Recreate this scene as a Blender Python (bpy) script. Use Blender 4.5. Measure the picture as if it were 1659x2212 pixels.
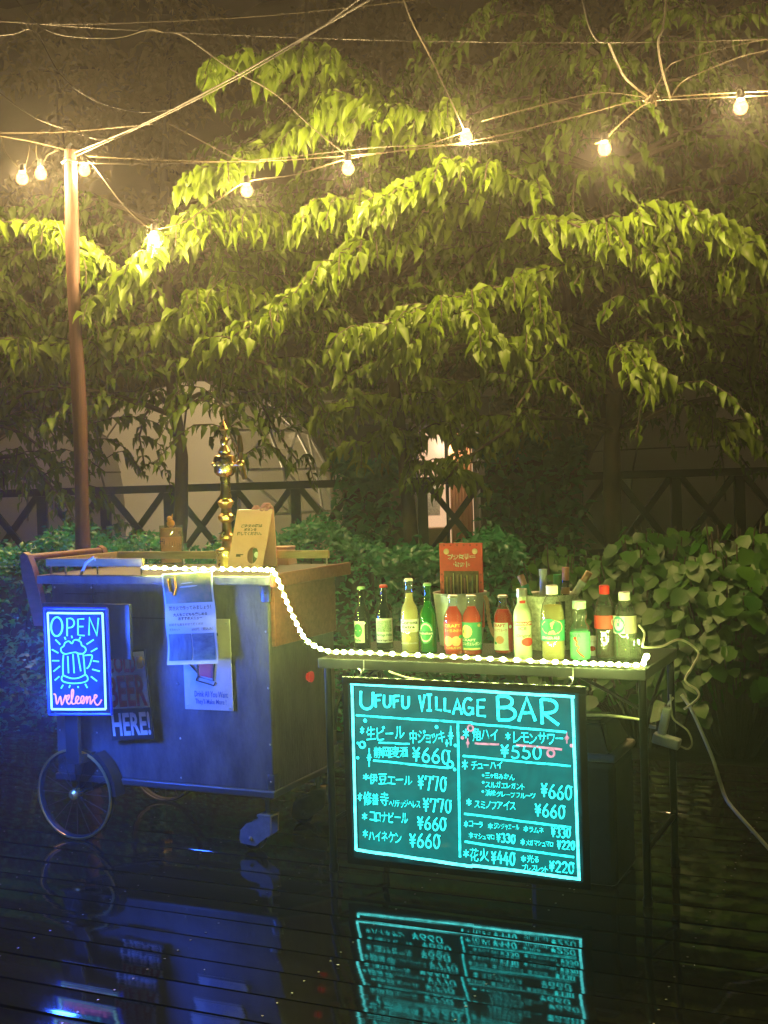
import bpy, bmesh, math, random
import numpy as np
from mathutils import Vector, Matrix
random.seed(7); rng = np.random.default_rng(7)
for o in list(bpy.data.objects): bpy.data.objects.remove(o)
S = bpy.context.scene; COL = S.collection
R = math.radians
# ------------------------------------------------------------------ camera
FPX, CX, CY, CAMZ, ROLL = 2650.0, 829.5, 1106.0, 1.30, 0.03   # the photo is measured on a 1659 x 2212 picture
PITCH = math.atan((1106 - 1050) / FPX)
F = Vector((0, math.cos(PITCH), -math.sin(PITCH)))
_R0 = Vector((1, 0, 0)); _U0 = Vector((0, math.sin(PITCH), math.cos(PITCH)))
CR = math.cos(ROLL) * _R0 - math.sin(ROLL) * _U0
CU = math.sin(ROLL) * _R0 + math.cos(ROLL) * _U0
CP = Vector((0, 0, CAMZ))
cam = bpy.data.cameras.new('camera'); camo = bpy.data.objects.new('camera', cam); COL.objects.link(camo)
m = Matrix((CR, CU, -F)).transposed().to_4x4(); m.translation = CP
camo.matrix_world = m
cam.sensor_fit = 'HORIZONTAL'; cam.sensor_width = 36; cam.lens = 36 * FPX / 1659
cam.clip_start = 0.05; cam.clip_end = 300
S.camera = camo
# ------------------------------------------------------------------ world, exposure
w = bpy.data.worlds.new('World'); S.world = w; w.use_nodes = True
nt = w.node_tree; bg = nt.nodes['Background']
sky = nt.nodes.new('ShaderNodeTexSky'); sky.sky_type = 'NISHITA'; sky.sun_disc = False
sky.sun_elevation = R(-4); sky.sun_rotation = R(200); sky.dust_density = 3
nt.links.new(sky.outputs[0], bg.inputs[0]); bg.inputs[1].default_value = 0.05
S.view_settings.view_transform = 'Standard'; S.view_settings.look = 'None'
S.view_settings.exposure = 0.0; S.view_settings.gamma = 1.0
S.render.engine = 'CYCLES'
try:
    S.cycles.use_denoising = True; S.cycles.use_light_tree = True
    S.cycles.max_bounces = 8; S.cycles.diffuse_bounces = 3; S.cycles.glossy_bounces = 4
    S.cycles.transmission_bounces = 8; S.cycles.transparent_max_bounces = 16; S.cycles.volume_bounces = 0
    S.cycles.sample_clamp_indirect = 3.0; S.cycles.caustics_refractive = False; S.cycles.caustics_reflective = False
except Exception: pass

# ------------------------------------------------------------------ frames
ANG = R(24.5)
dv = Vector((math.sin(ANG), math.cos(ANG), 0)); rv = Vector((math.cos(ANG), -math.sin(ANG), 0))
def ray(x, y): return F + CR * ((x - CX) / FPX) - CU * ((y - CY) / FPX)
def onz(x, y, z): r = ray(x, y); return CP + r * ((z - CAMZ) / r.z)
def aty(x, y, Y): r = ray(x, y); return CP + r * (Y / r.y)
W0 = onz(168, 1812, 0) + dv * 0.04            # origin of the bar frame: cart front, on the deck
def loc(s, t, z): return W0 + rv * s + dv * t + Vector((0, 0, z))
def onp(x, y, P, n): r = ray(x, y); return CP + r * ((P - CP).dot(n) / r.dot(n))
def pl(x, y, t):                              # pixel -> (s, z) on the plane of depth t in the bar frame
    q = onp(x, y, W0 + dv * t, dv) - W0
    return Vector((q.dot(rv), q.z))
def inbar(P): q = P - W0; return Vector((q.dot(rv), q.dot(dv), q.z))

# ------------------------------------------------------------------ materials
def mat(name, base=(.5, .5, .5), rough=.5, metal=0, spec=.5, trans=0, emit=None, es=0, var=None, vscale=20, bump=0, bscale=60,
        stretch=(1, 1, 1), ior=1.45, alpha=1, sss=0):
    m = bpy.data.materials.new(name); m.use_nodes = True
    n = m.node_tree.nodes; L = m.node_tree.links; b = n['Principled BSDF']
    b.inputs['Base Color'].default_value = (*base, 1); b.inputs['Roughness'].default_value = rough
    b.inputs['Metallic'].default_value = metal; b.inputs['Specular IOR Level'].default_value = spec
    b.inputs['Transmission Weight'].default_value = trans; b.inputs['IOR'].default_value = ior
    b.inputs['Alpha'].default_value = alpha
    if emit: b.inputs['Emission Color'].default_value = (*emit, 1); b.inputs['Emission Strength'].default_value = es
    if var or bump:
        tc = n.new('ShaderNodeTexCoord'); mp = n.new('ShaderNodeMapping'); mp.inputs['Scale'].default_value = stretch
        L.new(tc.outputs['Object'], mp.inputs[0])
    if var:
        nz = n.new('ShaderNodeTexNoise'); nz.inputs['Scale'].default_value = vscale; nz.inputs['Detail'].default_value = 6
        nz.inputs['Roughness'].default_value = .65
        L.new(mp.outputs[0], nz.inputs['Vector'])
        cr = n.new('ShaderNodeValToRGB'); cr.color_ramp.elements[0].position = .32; cr.color_ramp.elements[1].position = .68
        cr.color_ramp.elements[0].color = (*base, 1); cr.color_ramp.elements[1].color = (*var, 1)
        L.new(nz.outputs[0], cr.inputs[0]); L.new(cr.outputs[0], b.inputs['Base Color'])
        rr = n.new('ShaderNodeMapRange'); rr.inputs[3].default_value = max(.02, rough * .7); rr.inputs[4].default_value = min(1, rough * 1.35)
        L.new(nz.outputs[0], rr.inputs[0]); L.new(rr.outputs[0], b.inputs['Roughness'])
    if bump:
        nb = n.new('ShaderNodeTexNoise'); nb.inputs['Scale'].default_value = bscale; nb.inputs['Detail'].default_value = 5
        L.new(mp.outputs[0], nb.inputs['Vector'])
        bp = n.new('ShaderNodeBump'); bp.inputs['Strength'].default_value = bump; bp.inputs['Distance'].default_value = .01
        L.new(nb.outputs[0], bp.inputs['Height']); L.new(bp.outputs[0], b.inputs['Normal'])
    return m

def leafmat(name, c1, c2, trans=.35, gloss=.08, rough=.45):
    m = bpy.data.materials.new(name); m.use_nodes = True
    n = m.node_tree.nodes; L = m.node_tree.links
    for x in list(n): n.remove(x)
    out = n.new('ShaderNodeOutputMaterial'); at = n.new('ShaderNodeAttribute'); at.attribute_name = 'tint'
    mix = n.new('ShaderNodeMix'); mix.data_type = 'RGBA'
    mix.inputs[6].default_value = (*c1, 1); mix.inputs[7].default_value = (*c2, 1)
    L.new(at.outputs['Fac'], mix.inputs[0])
    df = n.new('ShaderNodeBsdfDiffuse'); tr = n.new('ShaderNodeBsdfTranslucent'); gl = n.new('ShaderNodeBsdfGlossy')
    gl.inputs['Roughness'].default_value = rough
    L.new(mix.outputs[2], df.inputs[0]); L.new(mix.outputs[2], tr.inputs[0])
    a = n.new('ShaderNodeMixShader'); a.inputs[0].default_value = trans
    L.new(df.outputs[0], a.inputs[1]); L.new(tr.outputs[0], a.inputs[2])
    c = n.new('ShaderNodeMixShader'); c.inputs[0].default_value = gloss
    L.new(a.outputs[0], c.inputs[1]); L.new(gl.outputs[0], c.inputs[2]); L.new(c.outputs[0], out.inputs[0])
    return m

def emat(name, col, s):
    m = bpy.data.materials.new(name); m.use_nodes = True
    n = m.node_tree.nodes; b = n['Principled BSDF']
    b.inputs['Base Color'].default_value = (.02, .02, .02, 1); b.inputs['Roughness'].default_value = .4
    b.inputs['Emission Color'].default_value = (*col, 1); b.inputs['Emission Strength'].default_value = s
    return m

def panelmat(name, c0, c1, s, rough=.12, scale=7):        # edge-lit acrylic: a smudged faint glow
    m = bpy.data.materials.new(name); m.use_nodes = True
    n = m.node_tree.nodes; L = m.node_tree.links; b = n['Principled BSDF']
    b.inputs['Base Color'].default_value = (.004, .008, .01, 1); b.inputs['Roughness'].default_value = rough
    if rough > .5: b.inputs['Specular IOR Level'].default_value = 0
    tc = n.new('ShaderNodeTexCoord'); nz = n.new('ShaderNodeTexNoise'); nz.inputs['Scale'].default_value = scale
    nz.inputs['Detail'].default_value = 3; nz.inputs['Distortion'].default_value = .8
    L.new(tc.outputs['Object'], nz.inputs['Vector'])
    cr = n.new('ShaderNodeValToRGB'); cr.color_ramp.elements[0].position = .46; cr.color_ramp.elements[1].position = .66
    cr.color_ramp.elements[0].color = (*c0, 1); cr.color_ramp.elements[1].color = (*c1, 1)
    L.new(nz.outputs[0], cr.inputs[0]); L.new(cr.outputs[0], b.inputs['Emission Color'])
    b.inputs['Emission Strength'].default_value = s
    return m

# ------------------------------------------------------------------ mesh helpers
def thinglass(name, col, rough=.03, refl=.55):
    m = bpy.data.materials.new(name); m.use_nodes = True
    n = m.node_tree.nodes; L = m.node_tree.links
    for x in list(n): n.remove(x)
    o = n.new('ShaderNodeOutputMaterial'); t = n.new('ShaderNodeBsdfTransparent'); t.inputs[0].default_value = (*col, 1)
    g = n.new('ShaderNodeBsdfGlossy'); g.inputs['Roughness'].default_value = rough
    f = n.new('ShaderNodeLayerWeight'); f.inputs[0].default_value = refl; mr = n.new('ShaderNodeMath'); mr.operation = 'POWER'; mr.inputs[1].default_value = 2.0
    L.new(f.outputs['Facing'], mr.inputs[0]); ad = n.new('ShaderNodeMath'); ad.operation = 'MULTIPLY_ADD'; ad.inputs[1].default_value = .8; ad.inputs[2].default_value = .09
    L.new(mr.outputs[0], ad.inputs[0]); mx = n.new('ShaderNodeMixShader'); L.new(ad.outputs[0], mx.inputs[0]); L.new(t.outputs[0], mx.inputs[1]); L.new(g.outputs[0], mx.inputs[2]); df = n.new('ShaderNodeBsdfDiffuse'); df.inputs[0].default_value = (*col, 1); m2 = n.new('ShaderNodeMixShader'); m2.inputs[0].default_value = .035; L.new(mx.outputs[0], m2.inputs[1]); L.new(df.outputs[0], m2.inputs[2]); L.new(m2.outputs[0], o.inputs[0])
    return m
def liquidmat(name, col, clear=.35):
    m = bpy.data.materials.new(name); m.use_nodes = True
    n = m.node_tree.nodes; L = m.node_tree.links
    for x in list(n): n.remove(x)
    o = n.new('ShaderNodeOutputMaterial'); d = n.new('ShaderNodeBsdfDiffuse'); t = n.new('ShaderNodeBsdfTranslucent'); p = n.new('ShaderNodeBsdfTransparent')
    for x in (d, t, p): x.inputs[0].default_value = (*col, 1)
    a = n.new('ShaderNodeMixShader'); a.inputs[0].default_value = .55; L.new(d.outputs[0], a.inputs[1]); L.new(t.outputs[0], a.inputs[2])
    b = n.new('ShaderNodeMixShader'); b.inputs[0].default_value = clear; L.new(a.outputs[0], b.inputs[1]); L.new(p.outputs[0], b.inputs[2]); L.new(b.outputs[0], o.inputs[0])
    return m
class MB:
    def __init__(s): s.v = []; s.f = []; s.mi = []; s.sm = []
    def add(s, vs, fs, mi=0, smooth=False):
        o = len(s.v); s.v += [tuple(v) for v in vs]
        for f in fs: s.f.append([i + o for i in f]); s.mi.append(mi); s.sm.append(smooth)
        return s
    def bm(s, bm, mi=0, smooth=False):
        bm.verts.ensure_lookup_table(); bm.verts.index_update()
        s.add([v.co.copy() for v in bm.verts], [[v.index for v in f.verts] for f in bm.faces], mi, smooth); bm.free(); return s
    def box(s, x0, x1, y0, y1, z0, z1, bev=0, mi=0, M=None):
        bm = bmesh.new(); bmesh.ops.create_cube(bm, size=1)
        for v in bm.verts: v.co = Vector(((x0 + x1) / 2 + v.co.x * (x1 - x0), (y0 + y1) / 2 + v.co.y * (y1 - y0), (z0 + z1) / 2 + v.co.z * (z1 - z0)))
        if bev: bmesh.ops.bevel(bm, geom=bm.edges[:], offset=bev, segments=2, profile=.5, affect='EDGES')
        if M is not None: bmesh.ops.transform(bm, matrix=M, verts=bm.verts[:])
        return s.bm(bm, mi)
    def tube(s, pts, r, n=8, mi=0, caps=True, smooth=True):
        pts = [Vector(p) for p in pts]; k = len(pts)
        rs = r if isinstance(r, (list, tuple)) else [r] * k
        vs = []; up = None
        for i, p in enumerate(pts):
            d = (pts[min(i + 1, k - 1)] - pts[max(i - 1, 0)])
            if d.length < 1e-9: d = Vector((0, 0, 1))
            d.normalize()
            if up is None:
                up = Vector((0, 0, 1)) if abs(d.z) < .9 else Vector((1, 0, 0))
            a = d.cross(up)
            if a.length < 1e-4: a = d.cross(Vector((.3, .8, .1)))
            a.normalize(); b = a.cross(d); b.normalize(); up = b
            for j in range(n):
                th = 2 * math.pi * j / n
                vs.append(p + a * math.cos(th) * rs[i] + b * math.sin(th) * rs[i])
        fs = [[i * n + j, i * n + (j + 1) % n, (i + 1) * n + (j + 1) % n, (i + 1) * n + j] for i in range(k - 1) for j in range(n)]
        if caps: fs += [list(range(n))[::-1], [(k - 1) * n + j for j in range(n)]]
        return s.add(vs, fs, mi, smooth)
    def lathe(s, prof, n=24, c=(0, 0, 0), mi=0, smooth=True, axis='z', M=None, cap=True):
        vs = []; k = len(prof)
        for (r, z) in prof:
            for j in range(n):
                th = 2 * math.pi * j / n; p = Vector((r * math.cos(th), r * math.sin(th), z))
                if axis == 'y': p = Vector((p.x, p.z, p.y))
                if M is not None: p = M @ p
                vs.append(p + Vector(c))
        fs = [[i * n + j, i * n + (j + 1) % n, (i + 1) * n + (j + 1) % n, (i + 1) * n + j] for i in range(k - 1) for j in range(n)]
        cap = cap and prof[0] != prof[-1]
        if cap and prof[0][0] > 1e-6: fs.append(list(range(n))[::-1])
        if cap and prof[-1][0] > 1e-6: fs.append([(k - 1) * n + j for j in range(n)])
        return s.add(vs, fs, mi, smooth)
    def prism(s, outline, y0, y1, mi=0):          # outline in (x, z), thick along y
        n = len(outline)
        vs = [(x, y0, z) for x, z in outline] + [(x, y1, z) for x, z in outline]
        fs = [list(range(n)), [n + j for j in range(n)][::-1]] + [[j, j + n, (j + 1) % n + n, (j + 1) % n] for j in range(n)]
        return s.add(vs, fs, mi)
    def sphere(s, c, r, n=12, sc=(1, 1, 1), mi=0):
        pr = [(math.sin(math.pi * i / (n // 2 + 2)) * r, -math.cos(math.pi * i / (n // 2 + 2)) * r) for i in range(n // 2 + 3)]
        vs = MB(); vs.lathe(pr, n)
        return s.add([(v[0] * sc[0] + c[0], v[1] * sc[1] + c[1], v[2] * sc[2] + c[2]) for v in vs.v], vs.f, mi, True)
    def build(s, name, mats, parent=None):
        me = bpy.data.meshes.new(name); me.from_pydata(s.v, [], s.f)
        for m in (mats if isinstance(mats, (list, tuple)) else [mats]): me.materials.append(m)
        me.polygons.foreach_set('material_index', s.mi); me.polygons.foreach_set('use_smooth', s.sm); me.update()
        bm = bmesh.new(); bm.from_mesh(me); bmesh.ops.remove_doubles(bm, verts=bm.verts, dist=1e-6)
        bmesh.ops.recalc_face_normals(bm, faces=bm.faces); bm.to_mesh(me); bm.free()
        if any(s.sm): me.set_sharp_from_angle(angle=R(38))
        o = bpy.data.objects.new(name, me); COL.objects.link(o)
        if parent: o.parent = parent
        return o
def tag(o, label=None, cat=None, group=None, kind=None):
    if label: o['label'] = label
    if cat: o['category'] = cat
    if group: o['group'] = group
    if kind: o['kind'] = kind
    return o
def thing(name, label, cat, P=(0, 0, 0), rz=0, group=None, rot=None):
    o = bpy.data.objects.new(name, None); COL.objects.link(o); o.location = P
    o.rotation_euler = rot if rot else (0, 0, rz); o.empty_display_size = .1
    return tag(o, label, cat, group)
def barthing(name, label, cat, s=0, t=0, z=0, group=None): return thing(name, label, cat, loc(s, t, z), -ANG, group)
def smoothpts(P, k=6):                       # Catmull-Rom
    P = [Vector(p) for p in P]; out = []
    for i in range(len(P) - 1):
        a = P[max(i - 1, 0)]; b = P[i]; c = P[i + 1]; d = P[min(i + 2, len(P) - 1)]
        for j in range(k):
            t = j / k
            out.append(.5 * ((2 * b) + (c - a) * t + (2 * a - 5 * b + 4 * c - d) * t * t + (3 * b - a - 3 * c + d) * t ** 3))
    out.append(P[-1]); return out

# leaves: 8 verts, 6 faces each, folded on the midrib and drooping
def leaves(name, material, P, D, N, Ln, Wd, parent=None, droop=.25, fold=.18, rnd=False, tint=None):
    P = np.asarray(P, float); D = np.asarray(D, float); N = np.asarray(N, float); Ln = np.asarray(Ln, float)[:, None]; Wd = np.asarray(Wd, float)[:, None]
    D = D / (np.linalg.norm(D, axis=1)[:, None] + 1e-9)
    N = N - D * (N * D).sum(1)[:, None]; N = N / (np.linalg.norm(N, axis=1)[:, None] + 1e-9); B = np.cross(D, N)
    n = len(P)
    def pt(u, v, h): return P + D * (Ln * u) + B * (Wd * v) + N * (Ln * h)
    if rnd: prm = [(0, 0, 0), (.33, 0, 0), (.7, 0, -droop * .35), (1, 0, -droop), (.25, .5, fold * .5), (.65, .44, fold * .3 - droop * .35), (.25, -.5, fold * .5), (.65, -.44, fold * .3 - droop * .35)]
    else: prm = [(0, 0, 0), (.36, 0, .02), (.72, 0, -droop * .3), (1, 0, -droop), (.34, .5, fold * .8), (.70, .27, fold * .4 - droop * .3), (.34, -.5, fold * .8), (.70, -.27, fold * .4 - droop * .3)]
    V = np.stack([pt(*a) for a in prm], 1).reshape(-1, 3)
    fc = [(0, 4, 1), (0, 1, 6), (4, 5, 2, 1), (6, 1, 2, 7), (5, 3, 2), (7, 2, 3)]
    lt = np.array([len(f) for f in fc]); base = np.concatenate([np.array(f) for f in fc])
    off = np.arange(n) * 8
    loops = (off[:, None] + base[None, :]).ravel(); tot = np.tile(lt, n); st = np.concatenate([[0], np.cumsum(tot)[:-1]])
    me = bpy.data.meshes.new(name); me.vertices.add(n * 8); me.vertices.foreach_set('co', V.ravel())
    me.loops.add(len(loops)); me.loops.foreach_set('vertex_index', loops.astype(np.int32))
    me.polygons.add(len(tot)); me.polygons.foreach_set('loop_start', st.astype(np.int32)); me.polygons.foreach_set('loop_total', tot.astype(np.int32))
    me.polygons.foreach_set('use_smooth', np.ones(len(tot), bool))
    me.update(calc_edges=True)
    a = me.attributes.new('tint', 'FLOAT', 'POINT')
    tv = np.repeat(rng.random(n) if tint is None else tint, 8); a.data.foreach_set('value', tv.astype(np.float32))
    me.materials.append(material)
    o = bpy.data.objects.new(name, me); COL.objects.link(o)
    if parent: o.parent = parent
    return o

# text as flat meshes: returns (verts in the unit box, faces, aspect)
_tc = {}
def text_mesh(s, off=0.0, jit=0):
    key = (s, off, jit)
    if key in _tc: return _tc[key]
    V = []; Fc = []; x = 0
    for piece in (list(s) if jit else [s]):
        if piece == ' ': x += .45; continue
        cu = bpy.data.curves.new('t', 'FONT'); cu.body = piece; cu.resolution_u = 2; cu.offset = off; cu.fill_mode = 'FRONT'
        ob = bpy.data.objects.new('t', cu); COL.objects.link(ob); bpy.context.view_layer.update()
        me = bpy.data.meshes.new_from_object(ob.evaluated_get(bpy.context.evaluated_depsgraph_get()))
        vs = np.array([v.co[:] for v in me.vertices]).reshape(-1, 3); fs = [list(p.vertices) for p in me.polygons]
        bpy.data.objects.remove(ob); bpy.data.curves.remove(cu); bpy.data.meshes.remove(me)
        if len(vs) == 0: continue
        if jit:
            lo = vs.min(0); wd = vs[:, 0].max() - lo[0]; vs[:, 0] -= lo[0]
            an = random.uniform(-jit, jit); c, sn = math.cos(an), math.sin(an); q = vs.copy()
            sc = random.uniform(.88, 1.08)
            vs[:, 0] = (q[:, 0] * c - (q[:, 1] - .35) * sn) * sc + x; vs[:, 1] = .35 + (q[:, 0] * sn + (q[:, 1] - .35) * c) * sc + random.uniform(-.05, .05)
            x += wd + .07
        o = len(V); V += vs[:, :2].tolist(); Fc += [[i + o for i in f] for f in fs]
    V = np.array(V); lo = V.min(0); hi = V.max(0)
    U = (V - lo) / (hi - lo); r = (U, Fc, (hi[0] - lo[0]) / (hi[1] - lo[1])); _tc[key] = r; return r

# hand-drawn strokes, unit box, y up
def arc(cx, cy, rx, ry, a0, a1, n=12): return [(cx + rx * math.cos(R(a0 + (a1 - a0) * i / n)), cy + ry * math.sin(R(a0 + (a1 - a0) * i / n))) for i in range(n + 1)]
ST = {
 'U': [[(.02, 1), (.0, .35)] + arc(.45, .36, .45, .36, 180, 360) + [(.9, .95)]],
 'F': [[(.1, 1), (.12, 0)], [(.1, .95), (.9, .98)], [(.12, .55), (.75, .58)]],
 'V': [[(0, 1), (.45, 0), (.95, 1)]],
 'I': [[(.1, 1), (.9, 1)], [(.5, 1), (.5, 0)], [(.1, 0), (.9, 0)]],
 'L': [[(.1, 1), (.1, .03), (.9, 0)]],
 'A': [[(0, 0), (.48, 1), (1, 0)], [(.2, .36), (.8, .36)]],
 'G': [arc(.5, .5, .5, .5, 50, 330), [(.95, .02), (.95, .42), (.5, .42)]],
 'E': [[(.9, 1), (.1, .97), (.1, .02), (.95, 0)], [(.1, .52), (.8, .54)]],
 'B': [[(.05, 1), (.1, 0)], [(.05, 1)] + arc(.4, .76, .42, .24, 80, -80) + [(.1, .52)], [(.1, .52)] + arc(.5, .26, .48, .27, 85, -85) + [(.1, 0)]],
 'R': [[(.05, 1), (.1, 0)], [(.05, 1)] + arc(.45, .73, .45, .26, 85, -85) + [(.12, .46), (1, 0)]],
 'O': [arc(.5, .5, .5, .5, 90, 450, 22)],
 'P': [[(.08, 0), (.08, 1)] + arc(.45, .74, .48, .26, 90, -90) + [(.1, .46)]],
 'N': [[(0, 0), (.05, 1), (.85, 0), (1, 1)]],
 '0': [arc(.45, .48, .42, .5, 60, 420, 18) + [(1, .92)]],
 '2': [arc(.45, .72, .4, .27, 170, -35) + [(.05, .03), (.95, 0)]],
 '3': [arc(.42, .75, .38, .24, 150, -75) , arc(.42, .26, .45, .27, 80, -150)],
 '4': [[(.55, 1), (0, .35), (1, .35)], [(.7, .7), (.66, 0)]],
 '5': [[(.9, 1), (.25, .97), (.15, .55)] + arc(.42, .3, .45, .3, 110, -150)],
 '6': [[(.75, 1), (.3, .7), (.06, .33)] + arc(.47, .27, .42, .27, 180, 540, 16)],
 '7': [[(0, .75), (.05, 1), (.9, 1), (.5, 0)]],
 'Y': [[(.1, 1), (.35, .7)], [(.9, 1), (.5, .62), (.5, 0)], [(.05, .55), (.95, .58)], [(.1, .32), (.9, .35)]],
 'w': [[(0, .95), (.12, .5), (.25, .05), (.48, .75), (.6, .05), (.95, .95)]],
 '*': [[(.5, 1), (.5, 0)], [(.05, .75), (.95, .25)], [(.05, .25), (.95, .75)]],
 '+': [[(.5, 1.1), (.5, -.1)], [(.1, .5), (.9, .5)], [(.3, .7), (.7, .3)], [(.3, .3), (.7, .7)]],
}
class Ink:
    """Draws on a plane of the bar frame at depth t: strokes become thin flat ribbons, letters flat meshes."""
    def __init__(s, t, thick=.0025): s.t = t; s.mb = MB(); s.k = thick; s.layer = 0
    def P(s, x, y): q = pl(x, y, s.t); return Vector((q.x, s.t - s.layer, q.y))
    def ribbon(s, pts3, wd):
        s.layer += 2e-6
        pts3 = [p.copy() for p in pts3]
        s.mb.tube([(p.x, s.t - s.layer, p.z) for p in pts3], wd, 6)
    def line(s, pts, wd): s.ribbon([s.P(*p) for p in pts], wd)
    def box(s, p0, p1, h):                      # frame of a text line: origin, along, up
        o = s.P(*p0); u = s.P(*p1) - o; v = s.P(p0[0], p0[1] - h) - o; return o, u, v
    def strokes(s, txt, p0, p1, h, wd, gap=.28, wob=.03):
        o, u, v = s.box(p0, p1, h); n = len(txt); cell = 1 / (n - gap * (1 - 0) * 0 + 0) if n else 1
        tot = sum((.5 if c == ' ' else 1) for c in txt) ; tot = tot + gap * (len(txt.replace(' ', '')) - 1); x = 0
        for c in txt:
            if c == ' ': x += .5; continue
            j = [random.uniform(-wob, wob) for _ in range(2)]
            for st in ST[c]:
                pts = [o + u * ((x + px) / tot) + v * (py + j[0] + j[1] * px) for px, py in st]
                s.ribbon(pts, wd)
            x += 1 + gap
    def text(s, txt, p0, p1, h, off=.005, jit=.06):
        o, u, v = s.box(p0, p1, h); U, Fc, _ = text_mesh(txt, off, jit)
        s.layer += 4e-6
        s.mb.add([(o.x + u.x * a + v.x * b, s.t - .0012 - s.layer, o.z + u.z * a + v.z * b) for a, b in U], Fc)
    def dot(s, x, y, r, ring=False):
        q = s.P(x, y)
        if ring: s.ribbon([q + Vector((math.cos(a) * r, 0, math.sin(a) * r)) for a in np.linspace(0, 6.2832, 13)], r * .33)
        else: s.mb.sphere(q, r, 8, (1, .3, 1))
    def build(s, name, mt, parent):
        s.mb.v = [(v[0] - parent['_o'][0], v[1] - parent['_o'][1], v[2] - parent['_o'][2]) for v in s.mb.v]
        return s.mb.build(name, mt, parent)

# common materials
M_black = mat('black_paint', (.012, .012, .013), .35, var=(.025, .025, .026), vscale=8)
M_blackm = mat('black_metal', (.015, .016, .017), .3, .6)
M_steel = mat('steel', (.55, .55, .53), .3, 1, var=(.4, .4, .38), vscale=30)
M_white = mat('white_plastic', (.75, .73, .68), .4, var=(.68, .65, .6), vscale=12)
M_cable = mat('white_cable', (.6, .55, .42), .5, var=(.5, .46, .35), vscale=30)
M_brass = mat('brass', (.98, .70, .28), .28, 1, var=(.8, .5, .15), vscale=20, bump=.05, bscale=30)
M_cartwood = mat('cart_wood', (.055, .05, .05), .5, var=(.15, .132, .125), vscale=5, bump=.3, bscale=45, stretch=(2.2, 2.2, .8))
M_redwood = mat('stained_wood', (.22, .075, .045), .4, var=(.13, .045, .025), vscale=10, bump=.15, bscale=60, stretch=(1, 6, 6))
M_palewood = mat('pale_wood', (.5, .36, .17), .45, var=(.36, .24, .1), vscale=9, bump=.15, bscale=60, stretch=(1, 8, 8))
M_glow_led = emat('led_bead_light', (.80, 1.0, .24), 880)
def vary(m, scale, lo, hi):
    n = m.node_tree.nodes; L = m.node_tree.links; b = n['Principled BSDF']; s0 = b.inputs['Emission Strength'].default_value
    tc = n.new('ShaderNodeTexCoord'); nz = n.new('ShaderNodeTexNoise'); nz.inputs['Scale'].default_value = scale; nz.inputs['Detail'].default_value = 4
    mr = n.new('ShaderNodeMapRange'); mr.inputs[1].default_value = .3; mr.inputs[2].default_value = .7; mr.inputs[3].default_value = s0 * lo; mr.inputs[4].default_value = s0 * hi
    L.new(tc.outputs['Object'], nz.inputs['Vector']); L.new(nz.outputs[0], mr.inputs[0]); L.new(mr.outputs[0], b.inputs['Emission Strength'])
M_cyan = emat('cyan_ink_light', (.03, .93, .88), 3.8)
M_cyanb = emat('bright_cyan_edge_light', (.11, 1.0, .97), 3.8)
M_pinkink = emat('pink_ink_light', (1.0, .30, .42), 1.2)
vary(M_cyan, 55, .14, 1.15); vary(M_cyanb, 40, .4, 1.2); vary(M_pinkink, 55, .4, 1.2)
# ================================================================== SETTING
gm = mat('wet_soil', (.012, .012, .009), .6, var=(.03, .028, .018), vscale=3, bump=.6, bscale=12)
g = MB(); g.add([(-120, -40, -.12), (120, -40, -.12), (120, 140, -.12), (-120, 140, -.12)], [[0, 1, 2, 3]])
tag(g.build('ground', gm), kind='structure')
# deck: cupped wet planks running along the bar
dm = mat('wet_deck', (.004, .004, .0042), .055, var=(.009, .0085, .008), vscale=4, bump=.022, bscale=16, stretch=(.12, 3, 1), spec=.5, ior=1.62)
dk = MB(); PW = .146; t = -5.2; prev_seed = 0
while t < 1.9:
    tilt = random.uniform(-.02, .02); crown = random.uniform(.12, .34); zz = random.uniform(-.001, .001)
    xs = [(-.0695, -.0012)] + [(x, 0) for x in np.linspace(-.0685, .0685, 8)] + [(.0695, -.0012)]
    prof = [(x, zz + e + tilt * x - crown * x * x) for x, e in xs]; prof = [(-.0695, -.035)] + prof + [(.0695, -.035)]
    n = len(prof); st = [-6 + i * .5 for i in range(27)]
    vs = [(sx, t + p[0], p[1] + .0012 * math.sin(sx * 2.1 + t * 37)) for sx in st for p in prof]
    fs = [[i * n + j, i * n + j + 1, (i + 1) * n + j + 1, (i + 1) * n + j] for i in range(len(st) - 1) for j in range(n - 1)]
    dk.add(vs, fs, 0, True); t += PW
for i in range(48):
    for j in range(-10, 12):
        for dx in (-.04, .04):
            cx_, cy_ = j * .45 + .1 + random.uniform(-.006, .006), -5.2 + i * PW + dx; dk.add([(cx_ + .0035 * math.cos(a * 1.0472), cy_ + .0035 * math.sin(a * 1.0472), .0012) for a in range(6)], [list(range(6))], 1)
ob = dk.build('deck', [dm, mat('screw_heads', (.12, .11, .1), .4, .8)]); ob.location = W0; ob.rotation_euler = (0, 0, -ANG); tag(ob, kind='structure')
# hillside behind
hm = mat('dark_hillside', (.08, .075, .03), .9, var=(.14, .11, .055), vscale=.7, bump=.5, bscale=3)
h = MB(); nx, ny = 41, 25
for j in range(ny):
    for i in range(nx):
        X = -45 + 90 * i / (nx - 1); Y = 22 + 40 * j / (ny - 1)
        h.v.append((X, Y, -.4 + 26 * (1 - math.exp(-max(0, Y - 23) / 17)) + .9 * math.sin(X * .5 + Y * .3) + random.uniform(-.5, .5) * (j > 0)))
for j in range(ny - 1):
    for i in range(nx - 1): h.f.append([j * nx + i, j * nx + i + 1, (j + 1) * nx + i + 1, (j + 1) * nx + i]); h.mi.append(0); h.sm.append(True)
tag(h.build('hill', hm), kind='structure')

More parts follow.
